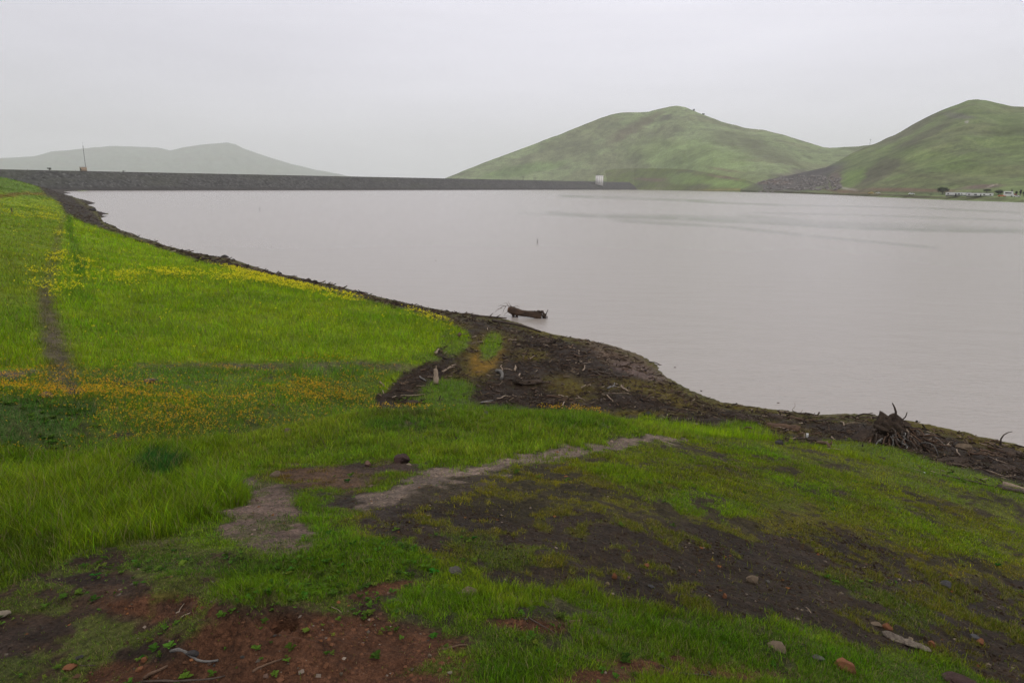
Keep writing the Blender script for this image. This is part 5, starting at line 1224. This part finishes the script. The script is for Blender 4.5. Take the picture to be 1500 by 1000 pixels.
def root_pile():
    p = hit(1308, 652); k = np.linalg.norm(p - np.array([0, 0, EYE])) / 1000
    root = empty('uprooted_stump', p, 0); tag(root, 'dark uprooted stump with a tangled root ball and tall spike on the shore', 'tree stump')
    b = MB(); b.lump((-2 * k, .1, 8 * k), (66 * k, 46 * k, 56 * k), .38, 30, 3.0, 5); b.lump((26 * k, 0, 4 * k), (62 * k, 38 * k, 40 * k), .4, 26, 3.5, 6); b.lump((-28 * k, .05, 3 * k), (56 * k, 40 * k, 34 * k), .4, 26, 3.5, 7); b.lump((-14 * k, 0, 20 * k), (30 * k, 24 * k, 20 * k), .4, 20, 3.6, 8)
    b.build('root_ball', mat_noise('root_earth', (.030, .022, .018), (.075, .052, .038), 9, .9, 1.0, bdist=.06), root)
    b = MB(); b.tube(bent((2 * k, 0, 22 * k), (-8 * k, 0, 56 * k), 8, .04, 2), np.linspace(2.8 * k, .6 * k, 8), 8, .2); b.build('spike', DW, root)
    r2 = np.random.default_rng(12)
    for i in range(90):
        a = r2.uniform(0, 2 * np.pi); rr_ = r2.uniform(4, 38); s = np.array([math.cos(a) * rr_, -abs(math.sin(a)) * 14 - 4, r2.uniform(.3, 1) * 30 * (1 - (rr_ / 48) ** 2)]) * k
        e = s * np.array([1.25, 1.6, .9]) * r2.uniform(.9, 1.3) + np.array([r2.uniform(-9, 9), r2.uniform(-14, 2), r2.uniform(-20, 3)]) * k
        e[2] = max(e[2], -2 * k); b = MB(); rr = r2.uniform(.5, 1.5) * k; b.tube(bent(s, e, 7, .16, i), np.linspace(rr, rr * .35, 7), 6, .3)
        b.build('root', [DW, DW, BW, BW, GW][i % 5], root)
    for a_, e_, r_, mt in (((6, -14, 26), (24, -20, 2), 1.1, PW), ((10, -16, 22), (46, -26, -8), 1.2, BW), ((-26, -14, -2), (16, -20, 6), .9, PW), ((34, -8, 2), (40, -12, 14), 1.0, PW), ((5, 0, 30), (12, 0, 44), 1.0, DW), ((-30, -4, 20), (-12, -2, 26), 1.8, DW), ((-60, 2, 22), (-48, 2, 14), .5, DW)):
        b = MB(); b.tube(bent(np.array(a_) * k, np.array(e_) * k, 6, .06), np.linspace(r_ * k, r_ * .5 * k, 6), 6, .2); b.build('root', mt, root)
root_pile()
def clods():
    for i, (px, py, w, h, lb) in enumerate(((1090, 615, 44, 14, 'dark tangle of wet roots left of the grey brown log'), (1135, 612, 40, 12, 'dark tangle of wet roots behind the grey brown log'), (1147, 647, 20, 7, 'dark root clod on the edge of the near grass'), (1470, 690, 46, 10, 'dark heap of wet debris above the pale smooth log'), (1400, 678, 50, 9, 'dark heap of wet debris below the tan clod'), (1470, 664, 50, 8, 'dark heap of wet debris near the curved branch'), (790, 500, 50, 6, 'dark heap of wet debris near the top of the debris fan'), (775, 560, 40, 8, 'dark heap of wet debris in the middle of the debris fan'), (800, 590, 50, 8, 'dark heap of wet debris behind the lush grass'), (598, 590, 40, 9, 'dark heap of wet debris in the hollow'))):
        p = hit(px, py); k = np.linalg.norm(p - np.array([0, 0, EYE])) / 1000; b = MB(); r2 = np.random.default_rng(i + 70)
        b.lump((0, 0, 0), (w * k, w * .7 * k, h * k), .5, 14, 2.5, i + 30)
        for j in range(26):
            s = np.array([r2.uniform(-.5, .5) * w, r2.uniform(-.35, .35) * w, r2.uniform(.1, .5) * h]) * k; e = s + np.array([r2.uniform(-.35, .35) * w, r2.uniform(-.3, .3) * w, r2.uniform(-.4, .35) * h]) * k
            rr = r2.uniform(.4, 1.3) * k; b.tube(bent(s, e, 5, .12, j), np.linspace(rr, rr * .4, 5), 5, .3)
        tag(b.build('root_tangle', bpy.data.materials['root_earth'], loc=(0, 0, 0)), lb, 'root tangle'); bpy.context.view_layer.objects  # keep
        o = col.objects[-1]; o.location = p
    rock('tan earthy clod in the debris near the right edge', 1412, 655, 18, 10, 'tan', name='clod', cat='clod')
clods()
def lake_log():
    A = at_z(752, 464, 0.0); B = at_z(794, 466, 0.0); k = A[1] / 1000 * 1.02
    root = empty('floating_log', (A + B) / 2 - np.array([0, 0, 1.8 * k]), 0); tag(root, 'broken dark tree trunk with roots sitting in the shallow water', 'log'); L0 = np.array(root.location)
    def q(px, up, dy=0):
        t = (px - 752) / 42.0; P = A * (1 - t) + B * t - L0; P[2] = up * k * .84; P[1] += dy; return P
    b = MB(); b.tube([q(744.5, 15), q(747, 15.5), q(751, 14.5), q(757, 12.5), q(764, 10.8), q(772, 9.6), q(780, 8.6), q(787, 8.0), q(793, 7.4)], np.array([2.8, 4.8, 5.4, 5.0, 4.2, 4.0, 4.7, 5.2, 4.6]) * k, 16, .6)
    b.build('trunk', mat_noise('sodden_wood', (.020, .014, .011), (.090, .056, .038), 5, .75, .9, stretch=(.4, 1, 1), bdist=.05), root)
    b = MB(); b.tube([q(744, 15.5), q(747, 14.8), q(749.5, 14)], np.array([3.4, 4.7, 4.2]) * k, 12, .4); b.build('broken_end', mat_noise('rotten_wood', (.16, .085, .05), (.06, .035, .025), 9, .85, .9), root)
    for s_, e_, r0 in (((753, 11), (753, -2), 2.0), ((757, 9), (756, -2), 1.6), ((788, 7), (784, -2), 1.8), ((790, 7), (789, -2), 2.0), ((796, 8), (797, -2), 1.7), ((795, 8), (799, 3), 1.5), ((786, 12), (794, 15), 1.4), ((794, 15), (799.5, 9), 1.3), ((799.5, 9), (799, 0), 1.2), ((799, 6), (802.5, 17.5), .5), ((801, 6), (801, -2), .5), ((778, 11), (785, 13), 1.2), ((755, 15), (763, 12.5), .9)):
        b = MB(); b.tube(bent(q(*s_), q(*e_), 6, .10, int(s_[0] * 3)), np.linspace(r0 * 1.5, r0 * .9, 6) * k, 7, .35); b.build('root', DW, root)
    for pts in ([(754, 17), (749, 20), (741, 20), (735, 17), (729, 11)], [(749, 20), (746, 24), (744, 28)], [(741, 20), (738, 14), (736, 6)], [(745, 20), (742, 25), (738, 24)], [(735, 17), (729, 14), (724, 7)], [(747, 11), (742, 9), (738, 3)], [(748, 10), (750, 5), (751, -1)], [(752, 20), (758, 21), (761, 18)], [(740, 20), (733, 21), (729, 18)]):
        b = MB(); P = [q(x, u, .1 * i) for i, (x, u) in enumerate(pts)]; b.tube(P, np.linspace(.42, .16, len(P)) * k, 5); b.build('twig', BW, root)
lake_log()
def lake_bits():
    def post(name, lb, px, py, h, w, mt, cat):
        p = at_z(px, py, 0.0); k = np.linalg.norm(p - np.array([0, 0, EYE])) / 1000; b = MB(); b.tube([(0, 0, -.3), (0.02, 0, h * k * .6), (-.02, 0, h * k)], [w * k * .5, w * k * .45, w * k * .3], 8, .1); o = b.build(name, mt); o.location = p; tag(o, lb, cat)
    post('stake', 'small upright stake standing in the middle of the lake', 787, 356.5, 7, 1.1, DW, 'stake')
    post('stake', 'faint thin stake in the lake near the dam on the left', 380.5, 309, 5, .6, GW, 'stake')
    for px, py, w, lb in ((638.5, 382, 3, 'tiny dark lump floating alone in the middle of the lake'), (119, 294, 3, 'tiny dark lump floating off the far left shore'), (989, 538, 4, 'small dark lump floating off the tip of the debris fan'), (1140, 590, 4, 'dark driftwood bit floating off the shore right of centre')):
        p = at_z(px, py, 0.0); k = np.linalg.norm(p - np.array([0, 0, EYE])) / 1000; b = MB(); b.lump((0, 0, 0), (w * k, w * k * .7, w * k * .5), .4, 8, seed=int(px)); o = b.build('floating_wood', DW); o.location = p; tag(o, lb, 'driftwood')
    for px, py, w, h, lb in ((136, 307.5, 8, 4, 'dark rock at the waterline of the far left shore'), (410, 400, 7, 4, 'dark rock at the waterline below the mustard band'), (452, 410, 6, 3, 'left of two dark rocks along the waterline'), (462, 411.5, 7, 3.5, 'right of two dark rocks along the waterline'), (330, 376, 12, 5, 'dark drift heap on the shore above the left waterline'), (1343, 617, 3, 3, 'small dark rock at the waterline right of the root pile'), (655, 455, 6, 3, 'dark rock on the mossy waterline left of the logs'), (1027, 573, 4, 3, 'small dark rock at the waterline below the fan tip')):
        rock(lb, px, py, w, h, 'dark', cat='rock', name='rock')
    # post on the far hill grass
    p = hit(18, 313.5); k = np.linalg.norm(p - np.array([0, 0, EYE])) / 1000; b = MB(); b.tube([(0, 0, -.2), (0, 0, 7 * k)], .6 * k, 6); o = b.build('fence_post', DW); o.location = p; tag(o, 'lone dark post standing in the far left hill grass', 'post')
lake_bits()
def can():
    p = hit(1182, 641); k = np.linalg.norm(p - np.array([0, 0, EYE])) / 1000
    root = empty('drink_can', p); tag(root, 'small white can standing on the dark shore debris', 'can')
    b = MB(); b.tube([(0, 0, 0), (0, 0, .3 * k), (0, 0, 5.2 * k), (0, 0, 5.8 * k)], [1.3 * k, 1.6 * k, 1.6 * k, 1.3 * k], 14); b.build('body', M_WHITE, root)
    b = MB(); b.tube([(0, 0, 5.8 * k), (0, 0, 5.95 * k)], 1.1 * k, 14); b.build('lid', M_STEEL, root)
    p = hit(1354, 693); b = MB(); k = np.linalg.norm(p - np.array([0, 0, EYE])) / 1000; b.lump((0, 0, k), (3 * k, 2.4 * k, 2 * k), .2, 8, seed=3); o = b.build('litter_scrap', M_WHITE); o.location = p; tag(o, 'white scrap of litter at the end of the long reed', 'litter')
can()

# ------------------------------------------------------------------ damp air
def haze():
    me = bpy.data.meshes.new('haze'); b = MB(); b.box((-10800, -10800, -6), (10800, 10800, 640))
    o = b.build('haze', None, smooth=False)
    mt = bpy.data.materials.new('damp_air'); mt.use_nodes = True; nt = mt.node_tree
    nt.nodes.remove(nt.nodes['Principled BSDF']); v = nt.nodes.new('ShaderNodeVolumePrincipled')
    v.inputs['Color'].default_value = (.96, .97, 1, 1); v.inputs['Density'].default_value = HAZE
    nt.links.new(v.outputs[0], nt.nodes['Material Output'].inputs['Volume'])
    o.data.materials.append(mt); tag(o, 'thin damp haze over the lake', kind='stuff')
HAZE = 1.25e-4
haze()
